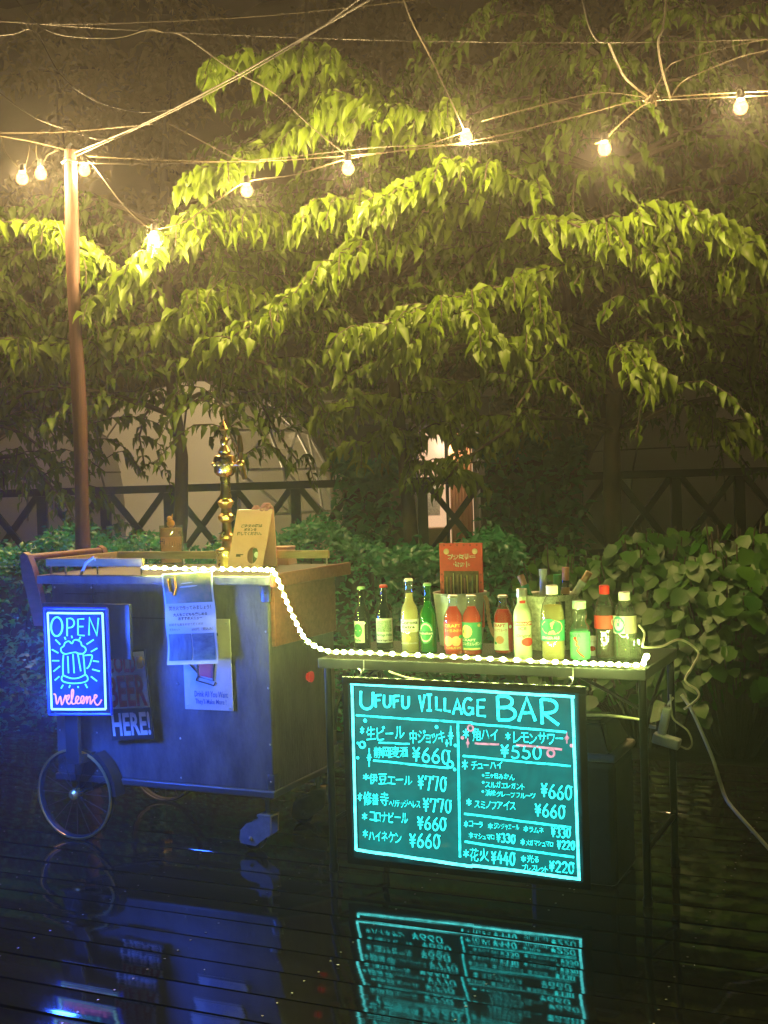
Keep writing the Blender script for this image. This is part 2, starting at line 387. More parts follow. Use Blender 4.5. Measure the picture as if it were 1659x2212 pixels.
# ================================================================== LIGHTS ON STRINGS
M_bulb = bpy.data.materials.new('lit_bulb'); M_bulb.use_nodes = True
_n = M_bulb.node_tree.nodes; _e = _n.new('ShaderNodeEmission'); _e.inputs[0].default_value = (1, .45, .13, 1); _e.inputs[1].default_value = 2.3
_t = _n.new('ShaderNodeBsdfTransparent'); _a = _n.new('ShaderNodeAddShader'); _k = M_bulb.node_tree.links
_k.new(_e.outputs[0], _a.inputs[0]); _k.new(_t.outputs[0], _a.inputs[1]); _k.new(_a.outputs[0], _n['Material Output'].inputs[0])
M_sock = mat('bulb_socket', (.03, .03, .03), .5, bump=.1)
def bulb(px, py, Y, label, pw=68):
    P = aty(px, py, Y) if Y is not None else Vector(px)
    t = thing('festoon_bulb', label, 'light bulb', P, 0, 'bulbs on the festoon strings')
    b = MB(); b.lathe([(0, -.033), (.014, -.031), (.025, -.022), (.030, -.008), (.028, .008), (.020, .022), (.013, .030)], 16)
    b.build('glass_bulb', M_bulb, t)
    s_ = MB(); s_.lathe([(.0135, .028), (.017, .032), (.017, .062), (.012, .070), (.006, .074)], 14); s_.build('socket', M_sock, t)
    L = bpy.data.lights.new('bulb_glow', 'POINT'); L.energy = pw; L.color = (1.0, .66, .26); L.shadow_soft_size = .024
    lo = bpy.data.objects.new('bulb_glow', L); COL.objects.link(lo); lo.parent = t; lo.location = (0, 0, -.004)
    return P
BUL = [(48, 384, 6.15, 'glowing festoon bulb at far left, lowest of the pair left of the post'), (88, 374, 6.3, 'glowing festoon bulb hanging close beside the left of the wooden post'),
       (182, 366, 6.3, 'glowing festoon bulb just right of the wooden post top'), (333, 514, 6.2, 'lowest glowing festoon bulb, at the tip of the bright cherry branch'),
       (533, 411, 6.1, 'glowing festoon bulb above the arching left cherry branch, second right of post'), (752, 363, 6.0, 'glowing festoon bulb hanging left of the middle cherry crown'),
       (1007, 295, 5.85, 'glowing festoon bulb tied at foot of the cable falling from top centre'), (1306, 320, 5.6, 'glowing festoon bulb hung below the knot of ropes at right'),
       (1600, 230, 5.2, 'large glowing festoon bulb at far right, highest of all')]
for b_ in BUL: bulb(*b_)
# the same string goes on over the terrace, past the camera
OVER = [((-.35, 3.5, 3.50), 'unseen festoon bulb over the terrace nearest the cart'), ((.35, 2.3, 3.45), 'unseen festoon bulb above the terrace before the camera'), ((1.1, 1.1, 3.45), 'unseen festoon bulb almost above the camera'), ((1.8, -.2, 3.5), 'unseen festoon bulb just behind the camera')]
M_wire = mat('wire', (.09, .072, .04), .5, bump=.2, bscale=200)
M_dwire = mat('dark_wire', (.06, .05, .035), .5, bump=.2, bscale=200)
def wire(label, pts, r=.004, m=None, name='cable'):
    P = smoothpts([aty(*p) for p in pts], 6); b = MB(); b.tube(P, r * .62, 6)
    return tag(b.build(name, m or M_wire), label, 'cable', 'overhead cables and strings')
for i_, (p_, l_) in enumerate(OVER): bulb(p_, 0, None, l_, 7 if i_ == 0 else 2)
_b = MB(); _b.tube(smoothpts([aty(812, -8, 4.0)] + [Vector(p_) + Vector((0, 0, .075)) for p_, l_ in OVER] + [Vector((2.6, -1.6, 3.7))], 6), .0045, 6)
tag(_b.build('cable', M_wire), 'festoon cord running on over the terrace out of view', 'cable', 'overhead cables and strings')
# wooden post
pm = mat('post_wood', (.12, .055, .038), .6, var=(.07, .032, .02), vscale=5, bump=.35, bscale=30, stretch=(9, 9, .5))
pt_, pb_ = aty(150, 325, 6.3), onz(178, 1165, -.1)
X0 = pt_.x; pb = Vector((aty(181, 1180, 6.3).x, 6.3, -.12)); pt_ = Vector((X0, 6.3, pt_.z))
po = thing('wooden_post', 'tall peeled wooden post carrying the light strings', 'post', pb)
b = MB(); k = 14; rr = [.040 + .003 * math.sin(i * 1.7) - .008 * i / k for i in range(k + 1)]
b.tube([(pt_ - pb) * (i / k) + Vector((.004 * math.sin(i), 0, 0)) for i in range(k + 1)], rr, 14); b.build('shaft', pm, po)
b = MB(); q = pt_ - pb; b.tube([q + Vector((.037 * math.cos(a), .037 * math.sin(a), -.06 + .006 * math.sin(3 * a))) for a in np.linspace(0, 6.28, 20)], .006, 6)
b.tube([q + Vector((0, 0, -.02)), q + Vector((0, 0, .025)), q + Vector((.012, 0, .035))], .008, 6); b.build('eye_bolt', M_steel, po)
# cables
wire('long straight cable rising from the post top to upper centre', [(160, 330, 6.28), (300, 272, 5.7), (480, 180, 5.0), (640, 90, 4.5), (812, -8, 4.0)], .0055)
wire('thinner twin cable running beside the long rising one', [(165, 336, 6.28), (330, 262, 5.72), (500, 176, 5.02), (660, 82, 4.5), (800, -20, 4.0)], .0035)
wire('thin level wire crossing the whole top of the picture', [(-20, 44, 5.4), (300, 66, 5.3), (800, 86, 5.2), (1300, 92, 5.1), (1680, 84, 5.0)], .003)
wire('faint upper wire slanting over the top left corner', [(-20, 45, 5.6), (150, 52, 5.6), (400, 44, 5.6), (640, 28, 5.6), (1000, -12, 5.6)], .003)
wire('twisted string looping from the top left corner', [(28, -10, 5.0), (70, 42, 5.0), (120, 72, 5.0), (200, 82, 5.0), (262, 80, 5.0), (320, 64, 5.1), (350, 69, 5.28)], .004)
wire('slack string sagging in a deep curve at upper left', [(-20, 78, 5.4), (30, 73, 5.4), (75, 68, 5.4), (130, 160, 5.4), (200, 214, 5.4), (285, 240, 5.4), (350, 239, 5.4), (400, 226, 5.35), (440, 202, 5.2)], .004)
wire('slack string sagging at the left edge above the post', [(-20, 185, 5.8), (60, 245, 5.8), (130, 275, 5.8), (230, 302, 5.8), (300, 272, 5.7)], .004)
wire('straight wire entering from the left edge to the post top', [(-20, 290, 6.2), (80, 308, 6.25), (158, 328, 6.3)], .0045)
wire('upper straight wire from the left edge above the post', [(-20, 287, 6.4), (140, 285, 6.4), (330, 268, 6.0)], .003)
wire('main support wire from the post to the rope knot at right', [(165, 336, 6.3), (360, 346, 6.25), (560, 348, 6.15), (800, 332, 6.0), (1020, 305, 5.85), (1250, 250, 5.6), (1405, 213, 5.45), (1680, 196, 5.2)], .004)
wire('dark second wire just below the main support wire', [(170, 352, 6.3), (330, 354, 6.25), (560, 345, 6.2), (820, 318, 6.05), (1010, 312, 5.9), (1130, 296, 5.8)], .003, M_dwire)
wire('festoon cord dipping from the post down to the lowest bulb', [(180, 340, 6.3), (205, 362, 6.3), (262, 438, 6.25), (312, 486, 6.2), (345, 494, 6.2)], .0045)
wire('festoon cord climbing from the lowest bulb past the next bulbs', [(345, 494, 6.2), (400, 478, 6.18), (480, 425, 6.12), (535, 392, 6.1), (640, 376, 6.05), (755, 342, 6.0), (900, 318, 5.92), (1010, 282, 5.85)], .0045)
wire('festoon cord hanging from the rope knot to the right bulbs', [(1285, 310, 5.62), (1307, 302, 5.6), (1335, 272, 5.58), (1400, 222, 5.5), (1480, 214, 5.35), (1602, 208, 5.2), (1680, 205, 5.15)], .0045)
wire('pale rope falling from the top to a hook at upper right', [(1258, -10, 4.8), (1272, 50, 4.8), (1286, 80, 4.8), (1300, 90, 4.8), (1312, 80, 4.8)], .009)
wire('pale thick rope dropping from the level wire to the knot', [(1315, 92, 5.0), (1330, 130, 5.1), (1352, 170, 5.2), (1400, 210, 5.4)], .008)
wire('pale rope hanging straight at upper right', [(1440, -10, 4.8), (1434, 50, 4.85), (1422, 92, 4.9), (1430, 150, 5.1), (1448, 212, 5.3)], .006)
wire('cable falling from top centre down to a bulb', [(868, -10, 5.3), (890, 48, 5.4), (930, 125, 5.6), (975, 220, 5.7), (1004, 284, 5.85)], .0055)
wire('dark string slanting through the middle leaves', [(365, 266, 6.2), (450, 312, 6.2), (510, 342, 6.2), (560, 352, 6.2)], .004, M_dwire)
wire('dark string crossing the top cherry branch', [(375, 70, 5.3), (410, 86, 5.4), (500, 150, 5.6), (590, 200, 5.8), (680, 280, 5.9), (755, 340, 6.0)], .004, M_dwire)
wire('thin wire slanting at the right edge', [(1405, 212, 5.4), (1440, 150, 5.3), (1470, 130, 5.2), (1580, 100, 5.1), (1680, 80, 5.0)], .003)
wire('lower thin wire slanting at the right edge', [(1448, 212, 5.35), (1470, 180, 5.3), (1510, 158, 5.2), (1600, 122, 5.1), (1680, 104, 5.0)], .003)
wire('thin wire fanning left from the knot of ropes', [(1040, 262, 5.85), (1190, 222, 5.7), (1300, 200, 5.6), (1405, 212, 5.45)], .003)
wire('short cord looping from the wire to the leftmost bulb', [(5, 296, 6.2), (12, 330, 6.15), (46, 364, 6.15), (58, 345, 6.2), (64, 312, 6.25)], .0035)
wire('short cord looping to the bulb left of the post', [(78, 312, 6.3), (80, 340, 6.3), (90, 354, 6.3), (104, 334, 6.3), (125, 325, 6.3)], .0035)
b = MB(); kp = aty(1404, 214, 5.45)
for i in range(9):
    a = random.uniform(0, 6.28); e = Vector((math.cos(a), random.uniform(-.5, .5), math.sin(a))) * random.uniform(.02, .045)
    b.tube(smoothpts([kp - e * .6, kp + e * .3 + Vector((.01, 0, .02)), kp + e], 4), .0045, 6)
tag(b.build('cable_knot', M_wire), 'tangled knot of ropes and wires at upper right', 'cable knot')

# ================================================================== BEER CART (bar frame, origin at cart front on deck)
cart = barthing('beer_cart', 'wooden beer cart with push handle and gold rimmed wheel', 'cart', 0, 0, 0)
D_ = .50
bd = MB(); bd.box(-.115, .838, 0, D_, .235, .965, .004); bd.build('body', M_cartwood, cart)
M_seam = mat('dark_seam', (.02, .018, .015), .8)
b = MB(); b.box(.08, .083, -.0025, .004, .84, .964); b.box(-.115, .60, -.0025, .004, .838, .841); b.box(-.05, .10, -.0022, .004, .925, .9275); b.box(.09, .14, -.0022, .004, .93, .932); b.build('seam', M_seam, cart)
b = MB(); b.box(-.12, .846, -.012, D_ + .008, .212, .236, .004); b.build('bottom_trim', mat('trim_metal', (.2, .2, .2), .35, .8), cart)
b = MB(); b.box(-.158, .868, -.035, D_ + .07, .966, .999, .005); b.build('counter_top', M_cartwood, cart)
b = MB(); b.box(.868, .885, -.036, D_ + .075, .958, 1.006, .004); b.build('end_edge', M_redwood, cart)
b = MB(); b.box(.8385, .856, .012, D_ - .01, .745, .955, .003); b.build('shelf_panel', M_redwood, cart)
for z in (.905, .238):
    b = MB(); b.box(.815, .8405, -.004, .0005, z, z + .055, .001); b.box(.8395, .843, -.004, .028, z, z + .055, .001); b.sphere((.828, -.005, z + .03), .004, 8); b.build('corner_bracket', M_steel, cart)
b = MB(); b.box(.8395, .843, D_ - .03, D_, .24, .30, .001); b.build('corner_bracket', M_steel, cart)
b = MB(); b.sphere((0, 0, 0), .0042, 8, (1, .4, 1)); sc0 = None
for x in (-.10, .075, .45, .825):
    for z in (.255, .40, .60, .80, .95):
        o = b.build('screw_head', M_steel, cart) if sc0 is None else sc0.copy()
        if sc0 is not None: COL.objects.link(o); o.parent = cart
        sc0 = sc0 or o; o.location = (x + random.uniform(-.004, .004), -.0008, z)
# rail around the counter
q0 = pl(112, 1218, .0); zr = 1.03
for (nm, x0, x1, y0, y1) in (('rail', -.125, .31, .0, .014), ('rail', -.125, .86, .43, .444)):
    b = MB(); b.box(x0, x1, y0, y1, zr, zr + .03, .002); b.build(nm, M_palewood, cart)
b = MB(); b.box(-.139, -.1255, .0, .444, zr, zr + .03, .002); b.build('rail', M_palewood, cart)
for (x, y) in ((-.12, .007), (-.05, .007), (.10, .007), (.30, .007), (-.12, .437), (.2, .437), (.5, .437), (.85, .437)):
    b = MB(); b.tube([(x, y, .999), (x, y, zr + .001)], .004, 8); b.build('rail_post', M_steel, cart)
b = MB(); b.box(-.0045, .0045, -.004, .018, 1.058, 1.065, .001, M=Matrix.Translation((.09, 0, 0))); b.tube([(.03, -.004, 1.0), (.06, -.008, 1.045), (.092, -.002, 1.066), (.095, .006, 1.05)], .006, 8); b.build('rail_clip', M_white, cart)
# push handle
def bracket(t0):
    o = [(-.205, .80), (-.150, .80), (-.175, .93), (-.205, 1.03), (-.225, 1.075), (-.245, 1.085), (-.262, 1.07), (-.258, 1.0), (-.235, .92)]
    b = MB(); b.prism(o, t0, t0 + .03); b.build('handle_bracket', M_redwood, cart)
bracket(-.002); bracket(.46)
b = MB(); b.box(-.155, -.1155, -.002, .49, .80, .83, .003); b.build('handle_bearer', M_redwood, cart)
b = MB(); b.tube([(-.238, -.004, 1.063), (-.238, .495, 1.063)], .014, 14); b.build('handle_bar', M_redwood, cart)
# wheels
M_gold = mat('gold_rim', (.9, .62, .2), .4, .85)
def wheel(y, front):
    wp = bpy.data.objects.new('wheel', None); COL.objects.link(wp); wp.parent = cart; wp.location = (0, y, .172)
    b = MB(); n = 56
    b.lathe([(.158, -.008), (.162, -.012), (.170, -.012), (.172, -.006), (.172, .006), (.170, .012), (.162, .012), (.158, .008), (.158, -.008)], n, axis='y'); b.build('tyre', mat('rubber', (.012, .012, .012), .6), wp)
    b = MB(); b.lathe([(.1630, -.0122), (.1640, -.0155), (.1705, -.0150), (.1722, -.009), (.1700, -.0115), (.1630, -.0122)], n, axis='y'); b.build('rim', M_gold if front else M_black, wp)
    b = MB()
    for i in range(16):
        a = i * math.pi / 8; c, s_ = math.cos(a), math.sin(a)
        b.tube([(.016 * c, -.008 if i % 2 else .004, .016 * s_), (.160 * c, 0, .160 * s_)], .0016, 6)
    b.build('spokes', M_black, wp)
    b = MB(); b.lathe([(.0, -.030), (.010, -.030), (.014, -.024), (.019, -.02), (.019, .015), (0, .015)], 20, axis='y'); b.build('hub', M_gold, wp)
wheel(-.04, True); wheel(D_ + .04, False)
b = MB(); b.tube([(0, -.03, .172), (0, D_ + .03, .172)], .01, 10); b.box(-.03, .03, .02, .06, .172, .213); b.box(-.03, .03, D_ - .06, D_ - .02, .172, .213); b.build('axle', M_blackm, cart)
a0 = [(.20 * math.cos(R(a)), .172 + .20 * math.sin(R(a))) for a in range(2, 60, 6)]; a1 = [(.185 * math.cos(R(a)), .172 + .185 * math.sin(R(a))) for a in range(2, 60, 6)]
b = MB(); b.prism(a0 + a1[::-1], -.06, -.004); b.build('mudguard', M_black, cart)
def caster(x, y, rot):
    c = bpy.data.objects.new('caster', None); COL.objects.link(c); c.parent = cart; c.location = (x, y, 0); c.rotation_euler = (0, 0, rot)
    b = MB(); b.tube([(0, 0, .212), (0, 0, .13)], .009, 10); b.lathe([(.03, .2115), (.03, .205), (.012, .203)], 12); b.build('stem', M_steel, c)
    o = [(.028, .135), (-.02, .135), (-.03, .115), (-.075, .10), (-.10, .075), (-.105, .04), (-.10, .028), (-.04, .022), (-.01, .045), (.025, .07)]
    b = MB(); b.prism(o, -.03, -.024); b.prism(o, .024, .03); b.box(-.03, .028, -.03, .03, .128, .137, .002); b.sphere((-.058, -.031, .048), .008, 8); b.build('fork', mat('dull_plate', (.5, .40, .3), .45, .2, var=(.36, .28, .2), vscale=30), c)
    b = MB(); b.lathe([(.012, -.018), (.040, -.018), (.045, -.012), (.045, .012), (.040, .018), (.012, .018), (.012, -.018)], 20, (-.058, 0, .046), axis='y'); b.build('caster_wheel', M_black, c)
caster(.775, .06, 0); caster(.775, D_ - .05, .4)
b = MB(); b.lathe([(0, -.02), (.014, -.018), (.020, -.008), (.021, 0)], 14, (0, 0, 0), M=Matrix.Rotation(R(90), 4, 'Y')); 
ob = b.build('tail_light', emat('red_lamp', (1, .01, .02), .4), cart); ob.location = (.858, .27, .60)
b = MB(); b.box(.842, .857, .262, .278, .58, .62, .002); b.build('tail_light_base', M_black, cart)

# ---- rope of LEDs
TF = -.085                                    # plane of the table front
rope = [(305, 1231), (400, 1233), (500, 1235), (575, 1236), (592, 1240), (605, 1262), (622, 1305), (640, 1345), (658, 1378), (680, 1396), (715, 1408), (800, 1411), (930, 1417), (1060, 1424), (1200, 1431), (1300, 1435), (1380, 1437)]
pts = []
for i, (x, y) in enumerate(rope):
    tt = -.036 if i < 4 else (-.05 if i == 4 else max(TF - .012, -.05 - .012 * (i - 4)))
    q = pl(x, y, tt); pts.append((q.x, tt, q.y + (.007 if i < 5 else 0)))
e = pts[-1]; pts += [(e[0] + .012, e[1] + .03, e[2] + .012), (e[0] + .005, e[1] + .10, e[2] + .016)]
rp = smoothpts(pts, 10)
rope_t = barthing('led_rope_light', 'glowing white LED rope light draped from cart counter along the table edge', 'rope light')
b = MB(); b.tube(rp, .0055, 8); b.build('clear_tube', mat('clear_vinyl', (.8, .78, .6), .2, trans=.5, ior=1.3), rope_t)
bead = MB(); bead.sphere((0, 0, 0), .0064, 8, (1.25, 1, 1)); bead0 = bead.build('led_bead', M_glow_led, rope_t)
acc = 0; first = True
for i in range(1, len(rp)):
    acc += (rp[i] - rp[i - 1]).length
    if acc >= .0235:
        acc = 0
        o = bead0 if first else bead0.copy()
        if not first: COL.objects.link(o); o.parent = rope_t
        first = False; o.location = rp[i] + Vector((0, -.0035, .002)); dd = rp[i] - rp[i - 1]
        o.rotation_euler = (0, -math.atan2(dd.z, dd.x), 0)

# ---- things hung on the cart front
def rectthing(name, label, cat, c, wdt, hgt, tilt, t, thick, bev=.001):
    """flat upright panel; c = pixel centre; returns Empty whose local x/z axes are the panel's"""
    q = pl(*c, t); e = barthing(name, label, cat, q.x, t, q.y); e.rotation_euler = (0, tilt, -ANG); return e
def panel(e, name, x0, x1, z0, z1, y0, y1, m, bev=.001): b = MB(); b.box(x0, x1, y0, y1, z0, z1, bev); return b.build(name, m, e)
def ptext(e, name, txt, x0, x1, z0, z1, m, y=-.0035, off=.0):
    U, Fc, _ = text_mesh(txt, off); b = MB(); b.add([(x0 + (x1 - x0) * a, y, z0 + (z1 - z0) * c) for a, c in U], Fc); return b.build(name, m, e)
TS = -.16
def cr1(X, Y): return (X * .27277, 1261.8 + Y * .27277)
# OPEN sign
osn = barthing('open_sign', 'glowing blue OPEN Welcome sign with neon beer mug drawing', 'lit sign', 0, 0, 0); osn['_o'] = (0, 0, 0)
corners = [pl(*cr1(x, y), TS) for x, y in ((358, 205), (826, 210), (862, 1012), (398, 1012))]
b = MB(); b.prism([(c.x, c.y) for c in corners], TS + .001, TS + .008); b.build('acrylic_panel', panelmat('blue_edge_lit_acrylic', (.0, .008, .22), (.0, .028, .42), 1.0, .9, 9), osn)
corners2 = [pl(*cr1(x, y), TS) for x, y in ((345, 190), (842, 196), (880, 1032), (385, 1032))]
M_bframe = mat('blue_glowing_frame', (.02, .03, .1), .25, emit=(.0, .02, .9), es=.35)
b = MB()
for i in range(4):
    p, q = corners2[i], corners2[(i + 1) % 4]; b.tube([(p.x, TS + .004, p.y), (q.x, TS + .004, q.y)], .0055, 6)
b.build('frame', M_bframe, osn)
ik = Ink(TS)
for a, c in (((378, 228), (812, 230)), ((812, 230), (838, 990)), ((838, 990), (410, 990)), ((410, 990), (378, 228))): ik.line([cr1(*a), cr1((a[0] + c[0]) / 2 + 2, (a[1] + c[1]) / 2 + 2), cr1(*c)], .0042)
ik.build('border_strokes', emat('white_cyan_edge_light', (.35, .92, 1), 1.6), osn)
ik = Ink(TS)
ik.strokes('O', cr1(405, 410), cr1(495, 410), 150 * .273, .0036); ik.strokes('P', cr1(527, 408), cr1(592, 408), 140 * .273, .0030)
ik.strokes('E', cr1(612, 405), cr1(672, 405), 132 * .273, .0030); ik.strokes('N', cr1(705, 405), cr1(780, 405), 140 * .273, .0034)
def L1(pts, wd=.0028): ik.line([cr1(*p) for p in smooth2(pts)], wd)
def smooth2(P): return [(v.x, v.y) for v in smoothpts([(p[0], p[1], 0) for p in P], 5)] if len(P) > 2 else P
L1([(520, 555), (490, 540), (482, 510), (505, 490), (515, 465), (545, 452), (570, 470), (585, 445), (612, 442), (640, 460), (648, 485), (672, 500), (680, 525), (660, 548), (625, 552), (600, 540), (560, 545), (520, 555)])
L1([(503, 560), (498, 640), (500, 720)]); L1([(500, 720), (488, 745), (500, 770), (560, 785), (640, 782), (690, 765), (693, 735), (672, 712)])
L1([(500, 722), (560, 745), (620, 743), (672, 718)]); L1([(660, 555), (668, 640), (674, 715)]); L1([(610, 548), (660, 552)])
for a, c in (((537, 570), (543, 705)), ((578, 555), (588, 705)), ((617, 555), (640, 690))): L1([a, c])
L1([(672, 565), (700, 562), (730, 566), (722, 605), (705, 650), (688, 668)])
for a, c in (((512, 418), (520, 440)), ((567, 408), (572, 428)), ((638, 418), (628, 438)), ((742, 440), (688, 475)), ((770, 508), (722, 535)), ((738, 608), (782, 614)), ((732, 675), (790, 690)), ((722, 732), (768, 768)),
             ((675, 790), (692, 822)), ((618, 808), (620, 822)), ((555, 800), (548, 820)), ((500, 798), (484, 825)), ((470, 732), (435, 760)), ((475, 650), (425, 690)), ((468, 607), (415, 606)), ((462, 545), (412, 518)), ((477, 478), (440, 440))): L1([a, c])
ik.build('mug_and_open_strokes', emat('cyan_edge_light', (.08, .85, .95), 1.4), osn)
ik = Ink(TS)
L1([(425, 870), (440, 880), (452, 950), (478, 890), (490, 955), (512, 900), (520, 880), (528, 920), (545, 905), (548, 880), (530, 890), (530, 930), (550, 950), (575, 900), (582, 845), (570, 838), (566, 890), (572, 945), (600, 940), (625, 900), (608, 890), (600, 925), (618, 945), (650, 930), (665, 895), (648, 890), (640, 925), (660, 945), (680, 900), (690, 895), (688, 945), (700, 900), (715, 895), (716, 950), (735, 920), (755, 905), (768, 885), (750, 880), (748, 925), (765, 955), (785, 950), (805, 915)], .0030)
ik.build('welcome_strokes', emat('pink_edge_light', (1.0, .25, .75), 1.1), osn)
q = pl(*cr1(600, 610), TS)
bl = bpy.data.lights.new('sign_face_glow', 'AREA'); bl.shape = 'RECTANGLE'; bl.size = .23; bl.size_y = .37; bl.energy = 12; bl.color = (.02, .10, 1.0)
blo = bpy.data.objects.new('sign_face_glow', bl); COL.objects.link(blo); blo.parent = osn; blo.location = (q.x, TS - .012, q.y); blo.rotation_euler = (R(90), 0, 0)
for dz in (-.1, .1):
    bl = bpy.data.lights.new('sign_fill', 'POINT'); bl.energy = 36; bl.color = (.02, .10, 1.0); bl.shadow_soft_size = .06  # point lamps added in mid-air before the sign to spread blue over the cart
    blo = bpy.data.objects.new('sign_fill', bl); COL.objects.link(blo); blo.parent = osn; blo.location = (q.x, TS - .16, q.y + dz)
c0, c1_ = pl(92, 1302, -.10), pl(281, 1302, -.10)
b = MB(); b.box(c0.x, c1_.x, -.105, -.09, pl(281, 1425, -.1).y, c0.y, .003); b.build('back_board', M_black, osn)
b = MB(); q = pl(155, 1560, -.1); b.box(q.x - .03, q.x + .03, -.104, -.085, .30, pl(281, 1425, -.1).y + .02, .003); b.box(q.x - .03, q.x + .03, -.0849, -.0005, .30, .33, .003); b.build('stand_leg', M_black, osn)

# COLD BEER HERE tin sign
M_cream = mat('cream_print', (.8, .72, .62), .45, var=(.68, .6, .5), vscale=40); M_redp = mat('red_print', (.5, .03, .04), .45, var=(.4, .03, .04), vscale=40)
e = rectthing('beer_tin_sign', 'tilted tin sign reading COLD BEER HERE beside the glowing OPEN sign', 'sign', cr1(1015, 880), .185, .33, -.09, -.03, .004)
panel(e, 'tin_plate', -.096, .096, -.166, .166, 0, .003, M_black, .0012)
panel(e, 'print_field', -.09, .09, -.048, .158, -.0015, -.0001, M_cream, .0004)
ptext(e, 'lettering', 'COL', -.086, .020, .084, .152, M_redp, -.0025, .03); ptext(e, 'lettering', 'D', .024, .05, .084, .152, M_redp, -.0025, .03); ptext(e, 'lettering', 'BEER', -.086, .086, -.042, .074, M_redp, -.0025, .03)
ptext(e, 'lettering', 'HERE!', -.086, .086, -.150, -.062, M_cream, -.0015, .03)
b = MB(); b.box(.056, .082, -.0035, -.0018, .095, .14, .002); b.tube([(.082, -.003, .132), (.089, -.003, .128), (.089, -.003, .108), (.082, -.003, .102)], .002, 6); b.build('mug_picture', mat('beer_print', (.7, .4, .08), .4), e)

# mug tin sign and paper flyer
def cr2(X, Y): return (329.2 + X * .28518, 1234.4 + Y * .28518)
e = rectthing('mug_tin_sign', 'white tin sign with red beer mug drawing partly under the paper flyer', 'sign', cr2(415, 705), .19, .33, -.01, -.008, .004)
M_wtin = mat('white_tin', (.62, .56, .5), .35, var=(.5, .44, .38), vscale=10)
panel(e, 'tin_plate', -.102, .102, -.165, .165, 0, .003, M_wtin, .0012)
M_ink = mat('dark_ink', (.02, .025, .06), .5); M_blue = mat('blue_ink', (.03, .10, .35), .5)
b = MB(); o = [(-.03, .10), (.034, .10), (.022, -.05), (-.036, -.04)]; b.prism(o, -.002, -.0004); b.build('mug_fill', mat('red_ink', (.55, .06, .07), .5), e)
b = MB(); L_ = lambda P, r=.0022: b.tube([(x, -.003, z) for x, z in P], r, 6)
L_([(-.042, .105), (-.040, -.045), (.026, -.058), (.042, .105)]); L_([(-.048, -.058), (.026, -.075), (.034, -.062)]); L_([(-.048, -.058), (-.042, -.045)]); L_([(-.042, .06), (-.07, .055), (-.072, .0), (-.042, -.03)], .003)
for k_ in range(5): L_([(-.04 + .02 * k_ + .011 * math.cos(a), .105 + .014 * math.sin(a)) for a in np.linspace(0, 3.14, 7)])
b.build('mug_outline', M_ink, e)
ptext(e, 'lettering', 'Drink All You Want', -.058, .082, -.118, -.096, M_blue, -.0015, .01); ptext(e, 'lettering', 'They\'ll Make More !', -.056, .075, -.148, -.124, M_blue, -.0015, .01)
for x, z in ((-.09, -.15), (.09, -.155), (.088, .15), (-.09, .15)): b = MB(); b.sphere((x, -.0015, z), .004, 8, (1, .4, 1)); b.build('screw', M_steel, e)
e = rectthing('paper_flyer', 'laminated Japanese campfire menu flyer hanging from the rope lit counter edge', 'flyer', cr2(297, 352), .21, .30, -.055, -.03, .001)
nx, nz = 8, 20; b = MB()
fl = lambda x, z: -.008 - .012 * max(0, (-z - .03) / .14) ** 2 + .003 * math.sin(z * 40 + x * 8)
vs = [(-.107 + .214 * i / nx, fl(-.107 + .214 * i / nx, .165 - .33 * j / nz), .165 - .33 * j / nz) for j in range(nz + 1) for i in range(nx + 1)]
fs = [[j * (nx + 1) + i, j * (nx + 1) + i + 1, (j + 1) * (nx + 1) + i + 1, (j + 1) * (nx + 1) + i] for j in range(nz) for i in range(nx)]
b.add(vs, fs, 0, True); b.add([(x, y + .0008, z) for x, y, z in vs], [f[::-1] for f in fs], 0, True); b.build('paper', mat('laminated_paper', (.62, .6, .5), .18, var=(.55, .53, .45), vscale=6), e)
def patch(nm, x0, x1, z0, z1, m, lift=.0012):
    b = MB(); n = 8; vs = [(x0 + (x1 - x0) * i, fl(x0 + (x1 - x0) * i, z0 + (z1 - z0) * j / n) - lift, z0 + (z1 - z0) * j / n) for j in range(n + 1) for i in (0, 1)]
    b.add(vs, [[2 * j, 2 * j + 1, 2 * j + 3, 2 * j + 2] for j in range(n)], 0, True); return b.build(nm, m, e)
patch('photo_print', -.100, .100, .055, .16, mat('food_photo', (.06, .10, .04), .3, var=(.30, .20, .06), vscale=26))
patch('photo_print', -.098, .0, -.15, -.055, mat('campfire_photo', (.015, .05, .07), .3, var=(.07, .14, .16), vscale=22, stretch=(2.5, 1, .7)))
patch('photo_print', .004, .098, -.15, -.055, mat('marshmallow_photo', (.015, .05, .07), .3, var=(.12, .20, .2), vscale=25, stretch=(.8, 1, 2)))
def ftext(txt, x0, x1, z0, z1, m=M_ink, off=.012):
    U, Fc, _ = text_mesh(txt, off); b = MB(); b.add([(x0 + (x1 - x0) * a, fl(x0 + (x1 - x0) * a, z0 + (z1 - z0) * c) - .0018, z0 + (z1 - z0) * c) for a, c in U], Fc); return b.build('lettering', m, e)
M_brown = mat('brown_ink', (.12, .07, .04), .5)
ftext('焚き火で作ってみましょう！', -.09, .09, .030, .046, M_brown, .02); ftext('大人もこどもも楽しめる', -.072, .072, .008, .020, M_ink, .03); ftext('おすすめメニュー', -.05, .05, -.006, .006, M_ink, .03)
ftext('お好きな具をのせて焼くだけ', -.09, .055, -.026, -.016, M_brown); ftext('焼きセット', -.09, -.045, -.044, -.034, M_brown); ftext('600円（税込み）', .005, .095, -.046, -.034, M_brown, .01)
cu = MB(); [cu.tube([(x, fl(x, .13) - .004, .145), (x + .006, fl(x, .12) - .004, .10), (x + .02, fl(x, .1) - .004, .085), (x + .03, fl(x, .1) - .004, .11), (x + .028, fl(x, .1) - .004, .15)], .004, 6) for x in (-.08,)]
